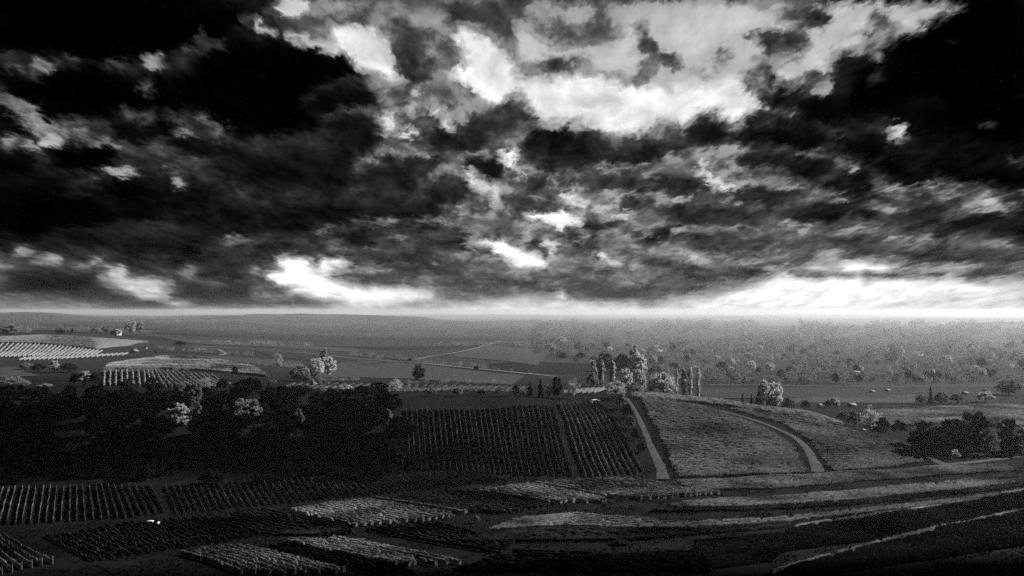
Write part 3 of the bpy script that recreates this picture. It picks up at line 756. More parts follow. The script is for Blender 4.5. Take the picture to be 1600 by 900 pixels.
vineyard('unlit vineyard between the sparse dotted vines and the bright lens', [[(300,812),(420,838),(500,838)],[(400,798),(470,812),(560,836)]],
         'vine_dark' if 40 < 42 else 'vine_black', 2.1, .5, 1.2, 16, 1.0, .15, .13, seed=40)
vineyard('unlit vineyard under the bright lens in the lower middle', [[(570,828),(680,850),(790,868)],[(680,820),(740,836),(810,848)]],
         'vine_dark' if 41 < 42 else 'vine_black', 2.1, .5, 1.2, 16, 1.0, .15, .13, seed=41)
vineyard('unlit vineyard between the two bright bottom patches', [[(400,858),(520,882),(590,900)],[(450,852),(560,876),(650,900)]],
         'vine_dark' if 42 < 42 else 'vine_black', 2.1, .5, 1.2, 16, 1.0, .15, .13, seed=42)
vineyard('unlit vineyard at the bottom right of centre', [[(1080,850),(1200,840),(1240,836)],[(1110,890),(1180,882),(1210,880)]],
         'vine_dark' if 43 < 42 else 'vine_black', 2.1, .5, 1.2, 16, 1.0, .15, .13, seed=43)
# across the valley
F2 = dict(ymin=540)
vineyard('boldly striped vineyard of pale diagonal rows at the far left', [[(-42,560),(-18,536)],[(0,559),(30,537)],[(70,558),(95,541)],[(146,556),(160,549)]],
         'vine_pale', 3.4, .9, 1.7, 2, 2.0, .02, .3, seed=30, **F2)
vineyard('pale even vineyard on the rise above the diagonal stripes', [[(-20,529),(70,525),(150,530),(236,536)],[(-20,536),(70,538),(150,546),(200,541)]],
         'vine_pale', 2.8, .9, 1.6, 2, 2.2, .03, .3, seed=31, **F2)
vineyard('narrow pale strip of vines below the diagonal stripes', [[(30,564),(40,560)],[(110,561),(122,557)],[(190,556),(200,553)]], 'vine_pale', 3.2, .9, 1.6, 2, 2.0, .02, .3, seed=32, **F2)
vineyard('smooth pale vineyard on the rounded rise left of the middle', [[(170,570),(260,558),(340,563),(400,575)],[(160,579),(260,577),(350,583),(425,590)]],
         'vine', 2.6, .9, 1.6, 2, 1.8, .03, .3, seed=33, **F2)
vineyard('striped vineyard of upright pale rows above the black wood', [[(164,581),(162,604)],[(225,581),(228,606)],[(260,582),(290,606)],[(330,588),(366,606)]],
         'vine_pale', 2.9, .7, 1.7, 2, 1.5, .02, .3, seed=34, **F2)
vineyard('vineyard with pale slanting rows behind the dark crest', [[(440,613),(462,600)],[(552,615),(580,601)],[(640,616),(680,602)],[(730,617),(760,604)],[(800,617),(826,606)]],
         'vine_thin', 4.2, .5, 1.3, 2, 1.5, .2, .24, seed=35, **F2)
vineyard('short bright hedge-like vineyard right of the crest conifers', [[(880,615),(905,612)],[(928,616),(945,610)]], 'vine_pale', 2.2, .7, 1.7, 3, 1.5, .03, .28, seed=36, ymin=478)

# ---------------------------------------------------------------- rough grass between the vineyards
def rough_grass(count, seed):
    rs = np.random.default_rng(seed)
    y = np.sqrt(rs.uniform(232.0 ** 2, 432.0 ** 2, count)); u = rs.uniform(-60, 1660, count)
    x = (u - 800) / F * y
    keep = fbm(x / 7, y / 7, 3, 77) > .40
    x, y = x[keep], y[keep]; n = len(x)
    z = Hq(x, y)
    a = rs.uniform(0, math.pi, n); h = rs.uniform(.15, .55, n); w = rs.uniform(.10, .28, n)
    dx, dy = np.cos(a) * w, np.sin(a) * w
    lx, ly = rs.normal(0, .15, n), rs.normal(0, .15, n)
    V = np.stack([np.stack([x - dx, y - dy, z - .03], 1), np.stack([x + dx, y + dy, z - .03], 1), np.stack([x + dx * .3 + lx, y + dy * .3 + ly, z + h], 1),
                  np.stack([x - dx * .5 + lx, y - dy * .5 + ly, z + h * .8], 1)], 1).reshape(-1, 3)
    o = link('rough_grass', mesh_np('rough_grass', V, np.arange(n * 4), 4, M['grass'])); o['kind'] = 'stuff'
    o['label'] = 'dark rough grass between the foreground vineyards'; o['category'] = 'grass'
rough_grass(90000, 3)

# ---------------------------------------------------------------- trees
def leaf_quads(ctr, out, size, rs, spread=.75):
    n = len(ctr)
    nrm = out + rs.normal(0, spread, (n, 3)); nrm /= np.maximum(np.linalg.norm(nrm, axis=1), 1e-6)[:, None]
    a = rs.normal(0, 1, (n, 3)); a -= (a * nrm).sum(1)[:, None] * nrm; a /= np.maximum(np.linalg.norm(a, axis=1), 1e-6)[:, None]
    b = np.cross(nrm, a)
    s = (rs.uniform(.55, 1.25, n) * size)[:, None]
    return np.stack([ctr - a * s, ctr - b * s * .7 + nrm * s * .15, ctr + a * s, ctr + b * s * .7 + nrm * s * .15], 1).reshape(-1, 3)
def tube(path, radii, seg=6):
    path = np.asarray(path, float); V = []; n = len(path)
    tg = np.gradient(path, axis=0)
    for p, t, r in zip(path, tg, radii):
        t = t / max(np.linalg.norm(t), 1e-6)
        a = np.cross(t, (0.3, .9, .1)); a /= np.linalg.norm(a); b = np.cross(t, a)
        for k in range(seg):
            an = 2 * math.pi * k / seg
            V.append(p + (a * math.cos(an) + b * math.sin(an)) * r)
    q = []
    for i in range(n - 1):
        for k in range(seg):
            q.append((i * seg + k, i * seg + (k + 1) % seg, (i + 1) * seg + (k + 1) % seg, (i + 1) * seg + k))
    return np.array(V), np.array(q)
def tree_proto(kind, seed):
    """trunk and crown meshes of a tree 1 m tall and about w wide (scaled per copy)"""
    rs = np.random.default_rng(seed)
    H = 10.0
    tv, tq, lv = [], [], []
    def add_tube(path, radii):
        v, q = tube(path, radii); o = sum(len(x) for x in tv); tv.append(v); tq.append(q + o)
    ctrs, outs = [], []
    if kind in ('round', 'tall', 'wide', 'bush', 'dome', 'wispy'):
        R, z0, z1, ncl, nleaf, th, size = {
            'round': (3.9, 1.0, 10.0, 64, 44, .3, .38), 'tall': (2.6, .9, 10.0, 60, 44, .28, .34), 'wide': (5.2, .8, 9.6, 84, 44, .3, .40),
            'bush': (5.2, .1, 9.6, 54, 42, .4, .50), 'dome': (6.2, .3, 9.8, 90, 44, .3, .40), 'wispy': (4.0, 1.2, 10.0, 54, 28, .5, .26)}[kind]
        cz_ = (z0 + z1) / 2; rz = (z1 - z0) / 2
        add_tube([(0, 0, -.6), (.05, .05, z0), (rs.normal(0, .2), rs.normal(0, .2), cz_), (rs.normal(0, .3), rs.normal(0, .3), z1 * .86)], [.34, .26, .17, .05])
        lob = rs.normal(0, 1, (5, 3)); lob /= np.linalg.norm(lob, axis=1)[:, None]
        for c in range(ncl):
            d = rs.normal(0, 1, 3); d /= np.linalg.norm(d)
            if kind in ('bush', 'dome') and d[2] < -.5: d[2] *= -.4
            f = rs.uniform(.25, 1.0) ** .45
            bulge = 1 + .22 * max((lob @ d)) * rs.uniform(.4, 1) - .16
            egg = 1.0 + (.18 if kind != 'tall' else .05) * (-d[2])
            ctr = np.array([d[0] * R * f * bulge * egg, d[1] * R * f * bulge * egg, cz_ + d[2] * rz * f * min(bulge, 1.04)])
            rc = rs.uniform(.16, .27) * R * (1.0 if kind != 'wispy' else 1.1) * (.8 if kind in ('dome', 'wide') else 1)
            k = rs.normal(0, 1, (nleaf, 3)); k /= np.linalg.norm(k, axis=1)[:, None]
            rr = rs.uniform(.45, 1.05, nleaf)[:, None]
            ctrs.append(ctr + k * rc * rr * np.array([1, 1, .8]))
            outs.append(k * .8 + d * .5 + np.array([0, 0, .25]))
            if c % (4 if kind != 'wispy' else 2) == 0:
                zz = rs.uniform(z0 * .9, cz_ * .95)
                b0 = np.array([0, 0, zz]); mid = b0 * .5 + ctr * .5 + np.array([0, 0, -.3])
                add_tube([b0, mid, ctr], [.12, .07, .025])
    elif kind == 'poplar':
        add_tube([(0, 0, -.6), (0, 0, 2), (.05, 0, 6), (0, 0, 9.6)], [.22, .19, .12, .03])
        for c in range(64):
            zz = rs.uniform(.9, 9.9); t = (zz - .9) / 9.0
            R = 1.05 * (math.sin(min(t * 1.25 + .12, 1.0) * math.pi * .5)) * (1 - t ** 3.2) ** .6 + .08
            an = rs.uniform(0, 2 * math.pi); f = rs.uniform(.3, 1.0)
            ctr = np.array([math.cos(an) * R * f, math.sin(an) * R * f, zz])
            k = rs.normal(0, 1, (30, 3)); k /= np.linalg.norm(k, axis=1)[:, None]
            ctrs.append(ctr + k * np.array([.28, .28, .55]) * rs.uniform(.5, 1.1, 30)[:, None])
            outs.append(k * .6 + np.array([math.cos(an), math.sin(an), .2]) * .7)
            if c % 4 == 0: add_tube([(0, 0, zz - 1.0), ctr * .6 + np.array([0, 0, zz - .5]) * .4, ctr], [.05, .035, .015])
    elif kind == 'conifer':
        add_tube([(0, 0, -.6), (0, 0, 3), (0, 0, 9.8)], [.24, .18, .03])
        for lay in range(22):
            zz = 1.0 + lay * .405; t = (zz - 1.0) / 8.9
            R = 2.5 * (1 - t) ** .85 * rs.uniform(.8, 1.15) + .12
            nb = max(5, int(11 * (1 - t) + 4))
            for b in range(nb):
                an = 2 * math.pi * (b + rs.uniform(-.3, .3)) / nb + lay * .7
                Rb = R * rs.uniform(.65, 1.1)
                d = np.array([math.cos(an), math.sin(an), 0])
                k = rs.uniform(.15, 1.0, 9)
                c = d * (Rb * k)[:, None] + np.array([0, 0, zz]) + np.array([0, 0, -1]) * (k ** 1.5 * Rb * .30)[:, None] + rs.normal(0, .10, (9, 3))
                ctrs.append(c); outs.append(np.tile(d * .35 + np.array([0, 0, .8]), (9, 1)))
    ctrs = np.concatenate(ctrs); outs = np.concatenate(outs)
    if kind not in ('round', 'tall', 'wide', 'bush', 'dome', 'wispy'): size = .30
    LV = leaf_quads(ctrs, outs, size, rs)
    tvv = np.concatenate(tv) / H; tqq = np.concatenate(tq)
    return tvv, tqq, LV / H, np.arange(len(LV)).reshape(-1, 4)
PROTO = {}
WIDTH = dict(round=.80, tall=.52, wide=1.08, bush=1.06, dome=1.28, wispy=.82, poplar=.26, conifer=.50)
NVAR = dict(round=4, tall=3, wide=3, bush=3, dome=2, wispy=3, poplar=3, conifer=3)
def proto(kind, var, mat):
    key = (kind, var, mat)
    if key not in PROTO:
        k2 = (kind, var)
        if k2 not in PROTO: PROTO[k2] = tree_proto(kind, 17 + var * 13 + sum(map(ord, kind)))
        tv, tq, lv, lq = PROTO[k2]
        if ('t', k2) not in PROTO: PROTO[('t', k2)] = mesh_np('trunk', tv, tq, 4, M['bark'], True)
        PROTO[key] = (PROTO[('t', k2)], mesh_np('crown', lv, lq, 4, M[mat]))
    return PROTO[key]
trr = random.Random(11)
def tree(p, h, w, kind, mat, label, group=None, name=None, cat='tree'):
    """tree standing at ground point p, h metres tall and w metres wide"""
    var = trr.randrange(NVAR[kind])
    tm, cm = proto(kind, var, mat)
    root = thing(name or {'poplar': 'poplar_tree', 'conifer': 'conifer_tree', 'bush': 'bush'}.get(kind, 'tree'), label,
                 'bush' if kind == 'bush' else cat, P3(p, -.05), trr.uniform(0, 6.28), group)
    sx = w / WIDTH[kind]
    root.scale = (sx, sx, h)
    link('trunk', tm, root); link('crown', cm, root)
    return root
def ptree(u, vb, vt, wpx, kind, mat, label, group=None, y=None, name=None):
    """tree from the photograph: base pixel (u, vb), top row vt, width in pixels; y = distance where the base is hidden"""
    p = gp(u, y) if y else at(u, vb)
    k = p[1] / F
    zb = float(Hq(*p)); h = -(vt - VH) * k - zb
    return tree(p, max(h, 1.0), wpx * k, kind, mat, label, group, name)

T = ptree
# trees of the black wood that catch light
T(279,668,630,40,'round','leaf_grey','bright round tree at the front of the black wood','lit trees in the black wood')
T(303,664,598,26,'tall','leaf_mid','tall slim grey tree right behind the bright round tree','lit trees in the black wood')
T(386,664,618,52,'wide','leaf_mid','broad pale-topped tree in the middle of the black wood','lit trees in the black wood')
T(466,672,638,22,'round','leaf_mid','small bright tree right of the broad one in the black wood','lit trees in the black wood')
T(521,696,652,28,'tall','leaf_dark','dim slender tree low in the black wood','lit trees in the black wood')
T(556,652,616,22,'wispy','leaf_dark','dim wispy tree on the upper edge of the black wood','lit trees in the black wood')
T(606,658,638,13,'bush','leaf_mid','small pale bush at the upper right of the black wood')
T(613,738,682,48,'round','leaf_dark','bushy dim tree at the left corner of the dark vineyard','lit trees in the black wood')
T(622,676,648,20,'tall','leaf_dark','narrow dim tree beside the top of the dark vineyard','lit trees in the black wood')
# cluster in the middle left
T(434,577,550,20,'wispy','leaf_grey','hazy solitary tree left of the pale tree cluster')
T(506,578,543,13,'tall','leaf_grey','slim tallest tree of the pale cluster in the middle left')
T(494,592,558,26,'round','leaf_pale','pale round tree in the middle of the cluster left of centre')
T(513,589,556,24,'round','leaf_pale','palest right-hand tree of the cluster left of centre')
T(468,596,568,34,'wide','leaf_mid','darker broad tree at the left of the pale cluster')
T(479,600,581,20,'bush','leaf_mid','low bush in front of the pale cluster beside the white hut')
T(655,596,570,22,'round','leaf_dark','dark round solitary tree in the middle field')
T(367,587,572,12,'round','leaf_dark','small dark round tree on the smooth pale rise')
T(348,612,590,20,'bush','leaf_dark','dark bush above the wood near the slanting stripes')
# crest of the wood
for (u, vt, w, k, m, l) in [(240,588,26,'round','leaf_dark','dark round tree rising above the wood into the striped vineyard'),
    (200,590,24,'round','leaf_dark','dark tree on the wood edge left of the round one'),(381,592,28,'round','leaf_dark','black bushy tree on the crest left of the small conifer'),
    (420,598,14,'conifer','needle','small black conifer on the crest above the wood'),(477,601,26,'bush','leaf_dark','black bush on the crest below the white hut'),
    (320,588,24,'wispy','leaf_grey','grey thin tree on the crest above the slim grey tree'),(282,598,20,'bush','leaf_mid','grey bush on the crest above the bright round tree'),
    (500,602,22,'bush','leaf_mid','grey bush on the crest right of the black bush'),(540,600,26,'bush','leaf_grey','pale grey bush on the crest left of the slanting rows'),
    (617,592,26,'wispy','leaf_grey','grey thin tree on the crest amid the slanting rows'),(590,606,24,'bush','leaf_mid','low grey bush on the crest left of the grey thin tree'),
    (675,605,16,'bush','leaf_mid','low grey bush on the crest right of the grey thin tree'),(716,604,18,'bush','leaf_mid','low grey bush on the crest above the dark vineyard'),
    (752,608,18,'bush','leaf_dark','dark low bush on the crest above the dark vineyard'),(780,603,16,'wispy','leaf_mid','thin grey tree left of the crest conifers'),
    (806,600,12,'tall','needle','leftmost black tree of the dark group on the crest'),(828,596,12,'conifer','needle','middle black conifer on the crest'),
    (844,591,11,'conifer','needle','tallest sharp black conifer on the crest'),(870,587,16,'tall','leaf_dark','dark tree right of the sharp conifers on the crest'),
    (818,604,14,'wispy','leaf_grey','thin pale tree between the black crest trees'),(857,600,14,'wispy','leaf_grey','thin pale tree right of the tallest conifer'),
    (896,590,22,'wispy','leaf_grey','pale wispy tree right of the dark crest trees')]:
    y = 505 + 10 * trr.random() if u < 560 else (488 if u < 760 else 478)
    if u in (617, 540, 590): y = 520
    T(u, 0, vt, w, k, m, l, 'trees on the dark crest', y=y)
# group right of centre
for (u, vt, w, k, m, y, l) in [
    (928,563,13,'poplar','leaf_grey',640,'left of three grey upright trees behind the crest'),(940,563,13,'poplar','leaf_grey',650,'middle of three grey upright trees behind the crest'),
    (957,564,14,'poplar','leaf_grey',645,'right of three grey upright trees behind the crest'),
    (978,574,20,'round','leaf_pale',640,'pale bushy tree between the upright trees and the rounded one'),(1001,577,20,'round','leaf_grey',650,'rounded grey tree left of the big dome-shaped tree'),
    (1036,579,46,'dome','leaf_grey',660,'big dome-shaped tree left of the four poplars'),
    (945,548,28,'wide','leaf_dark',860,'dark broad tree behind the upright trees'),(971,550,32,'wide','leaf_dark',870,'second dark broad tree behind the upright trees'),
    (991,537,17,'tall','leaf_pale',850,'tallest pale tree above the group right of centre'),(998,552,28,'round','leaf_pale',830,'pale rounded tree under the tallest pale one'),
    (1017,585,12,'wispy','leaf_mid',655,'thin tree between the rounded tree and the dome'),
    (1058,578,6,'poplar','leaf_pale',690,'thinnest leftmost poplar of the four in a row'),(1068,574,10,'poplar','leaf_pale',700,'second poplar from the left of the four in a row'),
    (1079,574,9,'poplar','leaf_pale',700,'third poplar from the left of the four in a row'),(1091,574,11,'poplar','leaf_pale',705,'rightmost poplar of the four in a row'),
    (925,585,22,'bush','leaf_mid',640,'bush at the foot of the upright trees'),(990,596,30,'bush','leaf_mid',620,'bush below the rounded grey tree'),
    (940,596,24,'bush','leaf_mid',600,'low bush behind the short hedge-like vineyard'),(960,594,20,'bush','leaf_dark',600,'dark low bush behind the wispy path tree')]:
    T(u, 0, vt, w, k, m, l, 'trees right of centre behind the crest', y=y)
T(962,632,594,38,'wispy','leaf_grey','big hazy tree at the top of the gravel path',y=474)
for (u, v, vt, w, k, m, l) in [(972,640,612,22,'bush','leaf_mid','upper bush of the hedge left of the gravel path'),(980,655,630,20,'bush','leaf_dark','second bush of the hedge left of the gravel path'),
    (986,672,648,18,'bush','leaf_mid','third bush of the hedge left of the gravel path'),(993,690,668,18,'bush','leaf_dark','fourth bush of the hedge left of the gravel path'),
    (1002,708,690,16,'bush','leaf_dark','lowest bush of the hedge left of the gravel path')]:
    T(u, v, vt, w, k, m, l, 'hedge along the gravel path')
# valley on the right
for (u, vt, w, k, m, y, l) in [(1160,614,10,'conifer','needle',610,'left dark conifer beside the bright round pair'),(1174,614,10,'conifer','needle',620,'right dark conifer beside the bright round pair'),
    (1185,618,16,'bush','leaf_dark',600,'dark bush under the bright round pair'),(1194,594,26,'round','leaf_pale',650,'left bright round tree of the pair in the valley'),
    (1211,595,24,'round','leaf_pale',640,'right bright round tree of the pair in the valley'),(1233,620,22,'bush','leaf_mid',610,'grey bush right of the bright round pair'),
    (1205,620,18,'round','leaf_dark',605,'dark round tree in front of the bright pair'),(1258,624,16,'bush','leaf_dark',620,'dark bush left of the small white hut'),
    (1305,620,16,'round','leaf_grey',640,'pale round tree left of the white caravan-like hut'),(1293,624,14,'bush','leaf_dark',640,'dark bush next to the pale round tree in the valley'),
    (1360,633,38,'wispy','leaf_grey',530,'hazy wispy tree left of the dark clump'),(1335,640,26,'bush','leaf_mid',545,'orchard bush left of the hazy wispy tree'),
    (1318,641,22,'bush','leaf_mid',555,'left orchard bush behind the right lit slope'),(1380,650,22,'bush','leaf_dark',520,'dark bush right of the hazy wispy tree'),
    (1405,655,26,'bush','leaf_dark',505,'dark bush touching the left end of the dark clump'),(1375,665,28,'bush','leaf_dark',485,'low dark bush at the end of the narrow bright vineyard'),
    (1454,603,10,'conifer','needle',660,'small dark conifer above the pale valley vineyard'),(1440,615,22,'bush','leaf_mid',665,'bush left of the small valley conifer'),
    (1472,610,26,'wide','leaf_mid',670,'broad tree right of the small valley conifer'),(1496,614,24,'bush','leaf_mid',665,'bush right of the broad valley tree'),
    (1540,610,26,'bush','leaf_grey',680,'pale leaning bush below the small white building'),(1576,592,44,'wide','leaf_mid',740,'large hazy tree at the right edge of the valley')]:
    T(u, 0, vt, w, k, m, l, 'trees on the right valley floor', y=y)
# dark clump on the right
for (u, vb, vt, w, k, m, l) in [(1452,714,668,66,'dome','leaf_dark','rounded dark tree at the left front of the right clump'),(1444,704,656,40,'round','leaf_dark','dark tree behind the left front of the right clump'),
    (1488,708,648,56,'wide','leaf_dark','dark tree in the middle of the right clump'),(1522,706,641,56,'round','leaf_dark','tallest dark tree of the right clump'),
    (1508,713,672,44,'bush','leaf_dark','dark front bush in the middle of the right clump'),(1545,714,668,36,'round','leaf_mid','greyer tree at the right front of the right clump'),
    (1572,706,648,30,'tall','leaf_dark','dark slim tree at the right of the right clump'),(1596,712,668,34,'round','leaf_mid','grey tree cut by the right edge of the picture'),
    (1580,714,684,30,'bush','leaf_dark','dark bush at the foot of the slim tree by the right edge'),(1622,706,655,40,'round','leaf_dark','dark tree at the outer end of the right clump'),
    (1470,714,690,30,'bush','leaf_dark','low dark bush at the front of the right clump'),(1430,700,672,24,'bush','leaf_dark','small dark bush at the left end of the right clump'),
    (1491,718,701,19,'bush','leaf_grey','small bright bush in front of the right clump')]:
    T(u, vb, vt, w, k, m, l, 'trees of the dark clump at right')
# far left
for (u, vb, vt, w, k, m, l) in [(14,526,506,28,'round','leaf_mid','hazy round tree at the far left edge'),(98,522,508,24,'wide','leaf_mid','hazy broad tree on the far left rise'),
    (116,522,511,16,'bush','leaf_mid','hazy bush right of the broad far-left tree'),(166,521,508,14,'tall','leaf_mid','hazy slim tree left of the pale house'),
    (150,521,512,18,'bush','leaf_mid','hazy bush further left of the pale house'),(204,521,500,18,'tall','leaf_grey','tall hazy tree right of the pale house'),
    (219,522,501,14,'tall','leaf_grey','second tall hazy tree right of the pale house'),(85,582,562,16,'round','leaf_grey','bright tree in the dark hollow at left'),
    (60,582,566,24,'bush','leaf_dark','dark bush left of the bright tree in the hollow'),(108,582,566,30,'bush','leaf_dark','dark bush right of the bright tree in the hollow'),
    (40,578,566,22,'bush','leaf_mid','grey bush at the left of the dark hollow'),(282,541,532,20,'bush','leaf_dark','dark far bush by the winding lane'),
    (132,600,576,20,'tall','leaf_grey','pale slim tree below the dark hollow'),(150,602,580,24,'bush','leaf_dark','dark bush left of the upright pale rows'),
    (116,600,580,18,'bush','leaf_dark','dark bush left of the pale slim tree')]:
    T(u, vb, vt, w, k, m, l, 'trees on the far left', y=(None if vb < 590 else 560))
for (u, vt, w, l) in [(15,586,40,'grey tree at the left edge above the black wood'),(36,592,26,'low grey tree near the left edge above the black wood'),(70,598,26,'low dark bush above the wood at left')]:
    T(u, 0, vt, w, 'wispy' if u < 60 else 'bush', 'leaf_mid', l, 'trees on the dark crest', y=540)
T(745,818,804,11,'bush','leaf_mid','small round shrub alone in the dark lower middle')
T(640,566,559,7,'bush','leaf_dark','tiny far bush at the fork of the pale roads')
T(744,579,571,9,'round','leaf_dark','tiny dark tree beside the far road')
T(970,852,843,32,'bush','leaf_dark','low dim shrub in the dark lower foreground')

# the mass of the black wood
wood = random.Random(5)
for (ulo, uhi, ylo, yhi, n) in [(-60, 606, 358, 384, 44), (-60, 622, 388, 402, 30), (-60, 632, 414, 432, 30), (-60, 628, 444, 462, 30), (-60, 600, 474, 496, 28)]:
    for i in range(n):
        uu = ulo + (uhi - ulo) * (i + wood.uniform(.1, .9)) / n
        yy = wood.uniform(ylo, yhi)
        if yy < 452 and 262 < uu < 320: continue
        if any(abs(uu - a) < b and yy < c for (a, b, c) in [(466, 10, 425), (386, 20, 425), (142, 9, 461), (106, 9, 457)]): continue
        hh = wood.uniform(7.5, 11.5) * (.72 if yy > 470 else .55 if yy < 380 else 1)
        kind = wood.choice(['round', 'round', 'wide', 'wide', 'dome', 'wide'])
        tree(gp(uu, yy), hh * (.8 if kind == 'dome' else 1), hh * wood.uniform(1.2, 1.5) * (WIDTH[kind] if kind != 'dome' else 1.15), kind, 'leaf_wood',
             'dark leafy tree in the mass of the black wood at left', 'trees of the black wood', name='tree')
# wooded slope across the valley on the right
hill = random.Random(9)
n = 0
while n < 165:
    uu = hill.uniform(840, 1630); vv = hill.uniform(540, 600)
    if uu < 1000 and vv > 590 - (1000 - uu) * .22: continue
    if 604 > vv > 597 and hill.random() < .6: continue
    n += 1
    p = at(uu, vv, 560)
    hh = min(hill.uniform(9, 19) * p[1] / F, 22); kind = hill.choice(['round', 'round', 'wide', 'bush', 'wispy', 'wide', 'dome'])
    tree(p, hh * (.6 if kind in ('bush', 'dome') else .9), hh * hill.uniform(.8, 1.15) * (WIDTH[kind] if kind not in ('bush', 'dome') else 1.0), kind,
         hill.choice(['leaf_hill', 'leaf_hill', 'leaf_pale', 'leaf_grey', 'leaf_dark', 'leaf_dark']), 'hazy tree on the wooded slope across the valley at right',
         'trees on the hazy right slope', name='tree')
def woodland(name, label, count, area, mat, seed, hlo, hhi, leaves=90):
    # far growth that reads as one mass: clumps of leaf faces over the slope
    rs = np.random.default_rng(seed); cs, os_, sz = [], [], []
    k = 0
    while k < count:
        p = area(rs)
        if p is None: continue
        k += 1
        h = rs.uniform(hlo, hhi) * p[1] / F; w = h * rs.uniform(.40, .75); sz.append(np.full(leaves, h * .10)); z = float(Hq(p[0], p[1]))
        d = rs.normal(0, 1, (leaves, 3)); d /= np.linalg.norm(d, axis=1)[:, None]
        f = rs.uniform(.3, 1, leaves)[:, None] ** .5
        lump = 1 + .35 * np.sin(d[:, :1] * 3 + k) * np.sin(d[:, 1:2] * 3 + 2 * k)
        cs.append(np.array([p[0], p[1], z + h * .52]) + d * f * lump * np.array([w, w, h * .5])); os_.append(d + np.array([0, 0, .3]))
    cs = np.concatenate(cs); os_ = np.concatenate(os_)
    V = leaf_quads(cs, os_, np.concatenate(sz), rs, .6)
    o = link(name, mesh_np(name, V, np.arange(len(V)), 4, M[mat])); o['kind'] = 'stuff'; o['label'] = label; o['category'] = 'woodland'
def right_slope(rs):
    uu = rs.uniform(830, 1680); vv = rs.uniform(508, 600)
    if uu < 1000 and vv > 590 - (1000 - uu) * .22: return None
    if fbm(np.array([uu / 55.]), np.array([vv / 11.]), 2, 4)[0] < .33: return None
    return at(uu, vv, 560)
woodland('hillside_scrub', 'hazy pale scrub and small trees covering the right slope', 1900, right_slope, 'leaf_hill', 3, 6.0, 14.0, 60)
woodland('hillside_thicket', 'hazy dark thickets between the trees of the right slope', 1300, right_slope, 'leaf_dark', 13, 5.0, 11.0, 50)
HEDGE_LINES = [at(*q, 540).tolist() + at(*w, 540).tolist() for (q, w) in [((0,513),(260,521)),((225,546),(470,562)),((262,529),(560,546)),((420,598),(560,596)),((560,597),(800,600)),
    ((640,565),(840,586)),((380,521),(800,519)),((60,503),(420,508)),((556,557),(650,565)),((350,567),(480,577)),((100,584),(330,580)),((690,540),(840,545)),((0,519),(60,521)),((300,537),(420,541))]]
def far_left(rs):
    l = HEDGE_LINES[rs.integers(len(HEDGE_LINES))]
    t = value_noise(np.array([rs.random() * 9]), np.array([l[0]]), 5)[0] * 1.4 - .2
    if not 0 <= t <= 1: return None
    p = np.array([l[0] + (l[2] - l[0]) * t, l[1] + (l[3] - l[1]) * t])
    return p + rs.normal(0, .004, 2) * p[1]
woodland('distant_hedges', 'hazy hedges and copses between the far fields at left', 460, far_left, 'leaf_hill', 4, 4.0, 9.0, 50)

# ---------------------------------------------------------------- buildings and small things
def box_v(x0, x1, y0, y1, z0, z1):
    return [(x0,y0,z0),(x1,y0,z0),(x1,y1,z0),(x0,y1,z0),(x0,y0,z1),(x1,y0,z1),(x1,y1,z1),(x0,y1,z1)]
BOXF = [0,3,2,1, 4,5,6,7, 0,1,5,4, 1,2,6,5, 2,3,7,6, 3,0,4,7]
def box(name, b, mat, parent):
    return link(name, mesh_np(name, box_v(*b), BOXF, 4, mat), parent)
def house(u, vb, wpx, hpx, label, rz=0., wall='wall', roof='roof', pitch=.45, depth=.8, y=None, windows=1, name='house', cat='house'):
    p = gp(u, y) if y else at(u, vb)
    k = p[1] / F; w = wpx * k; h = hpx * k; d = w * depth
    t = thing(name, label, cat, P3(p, -.1), rz)
    eave = h * (1 - pitch)
    v = [(-w/2,-d/2,0),(w/2,-d/2,0),(w/2,d/2,0),(-w/2,d/2,0),(-w/2,-d/2,eave),(w/2,-d/2,eave),(w/2,d/2,eave),(-w/2,d/2,eave),(0,-d/2,h*.97),(0,d/2,h*.97)]
    f = [0,1,5,4, 1,2,6,5, 2,3,7,6, 3,0,4,7]; ln = [4,4,4,4,3,3]
    link('wall', mesh_np('wall', v, f + [4,5,8, 6,7,9], ln, M[wall]), t)
    o = w * .07; th = max(.12, h * .05); sl = (h * .97 - eave) / (w / 2)
    rv = []
    for yy in (-d/2 - o, d/2 + o):
        rv += [(-w/2 - o, yy, eave - o * sl + .03), (0, yy, h * .97 + .03), (w/2 + o, yy, eave - o * sl + .03),
               (-w/2 - o, yy, eave - o * sl + th), (0, yy, h * .97 + th), (w/2 + o, yy, eave - o * sl + th)]
    rf = [3,4,10,9, 4,5,11,10, 0,6,7,1, 1,7,8,2, 0,1,4,3, 1,2,5,4, 6,9,10,7, 7,10,11,8, 0,3,9,6, 2,8,11,5]
    link('roof', mesh_np('roof', rv, rf, 4, M[roof]), t)
    box('door', (-w*.06, w*.10, -d/2 - .06, -d/2 + .04, 0.02, eave * .78), M['wood_dark'], t)
    for i in range(windows):
        sx = -1 if i % 2 == 0 else 1
        wn = box('window', (sx*w*.30 - w*.09, sx*w*.30 + w*.09, -d/2 - .05, -d/2 + .05, eave * .40, eave * .80), M['glass'], t)
        box('sill', (sx*w*.30 - w*.11, sx*w*.30 + w*.11, -d/2 - .12, -d/2 + .02, eave * .34, eave * .395), M['white'], wn)
    return t
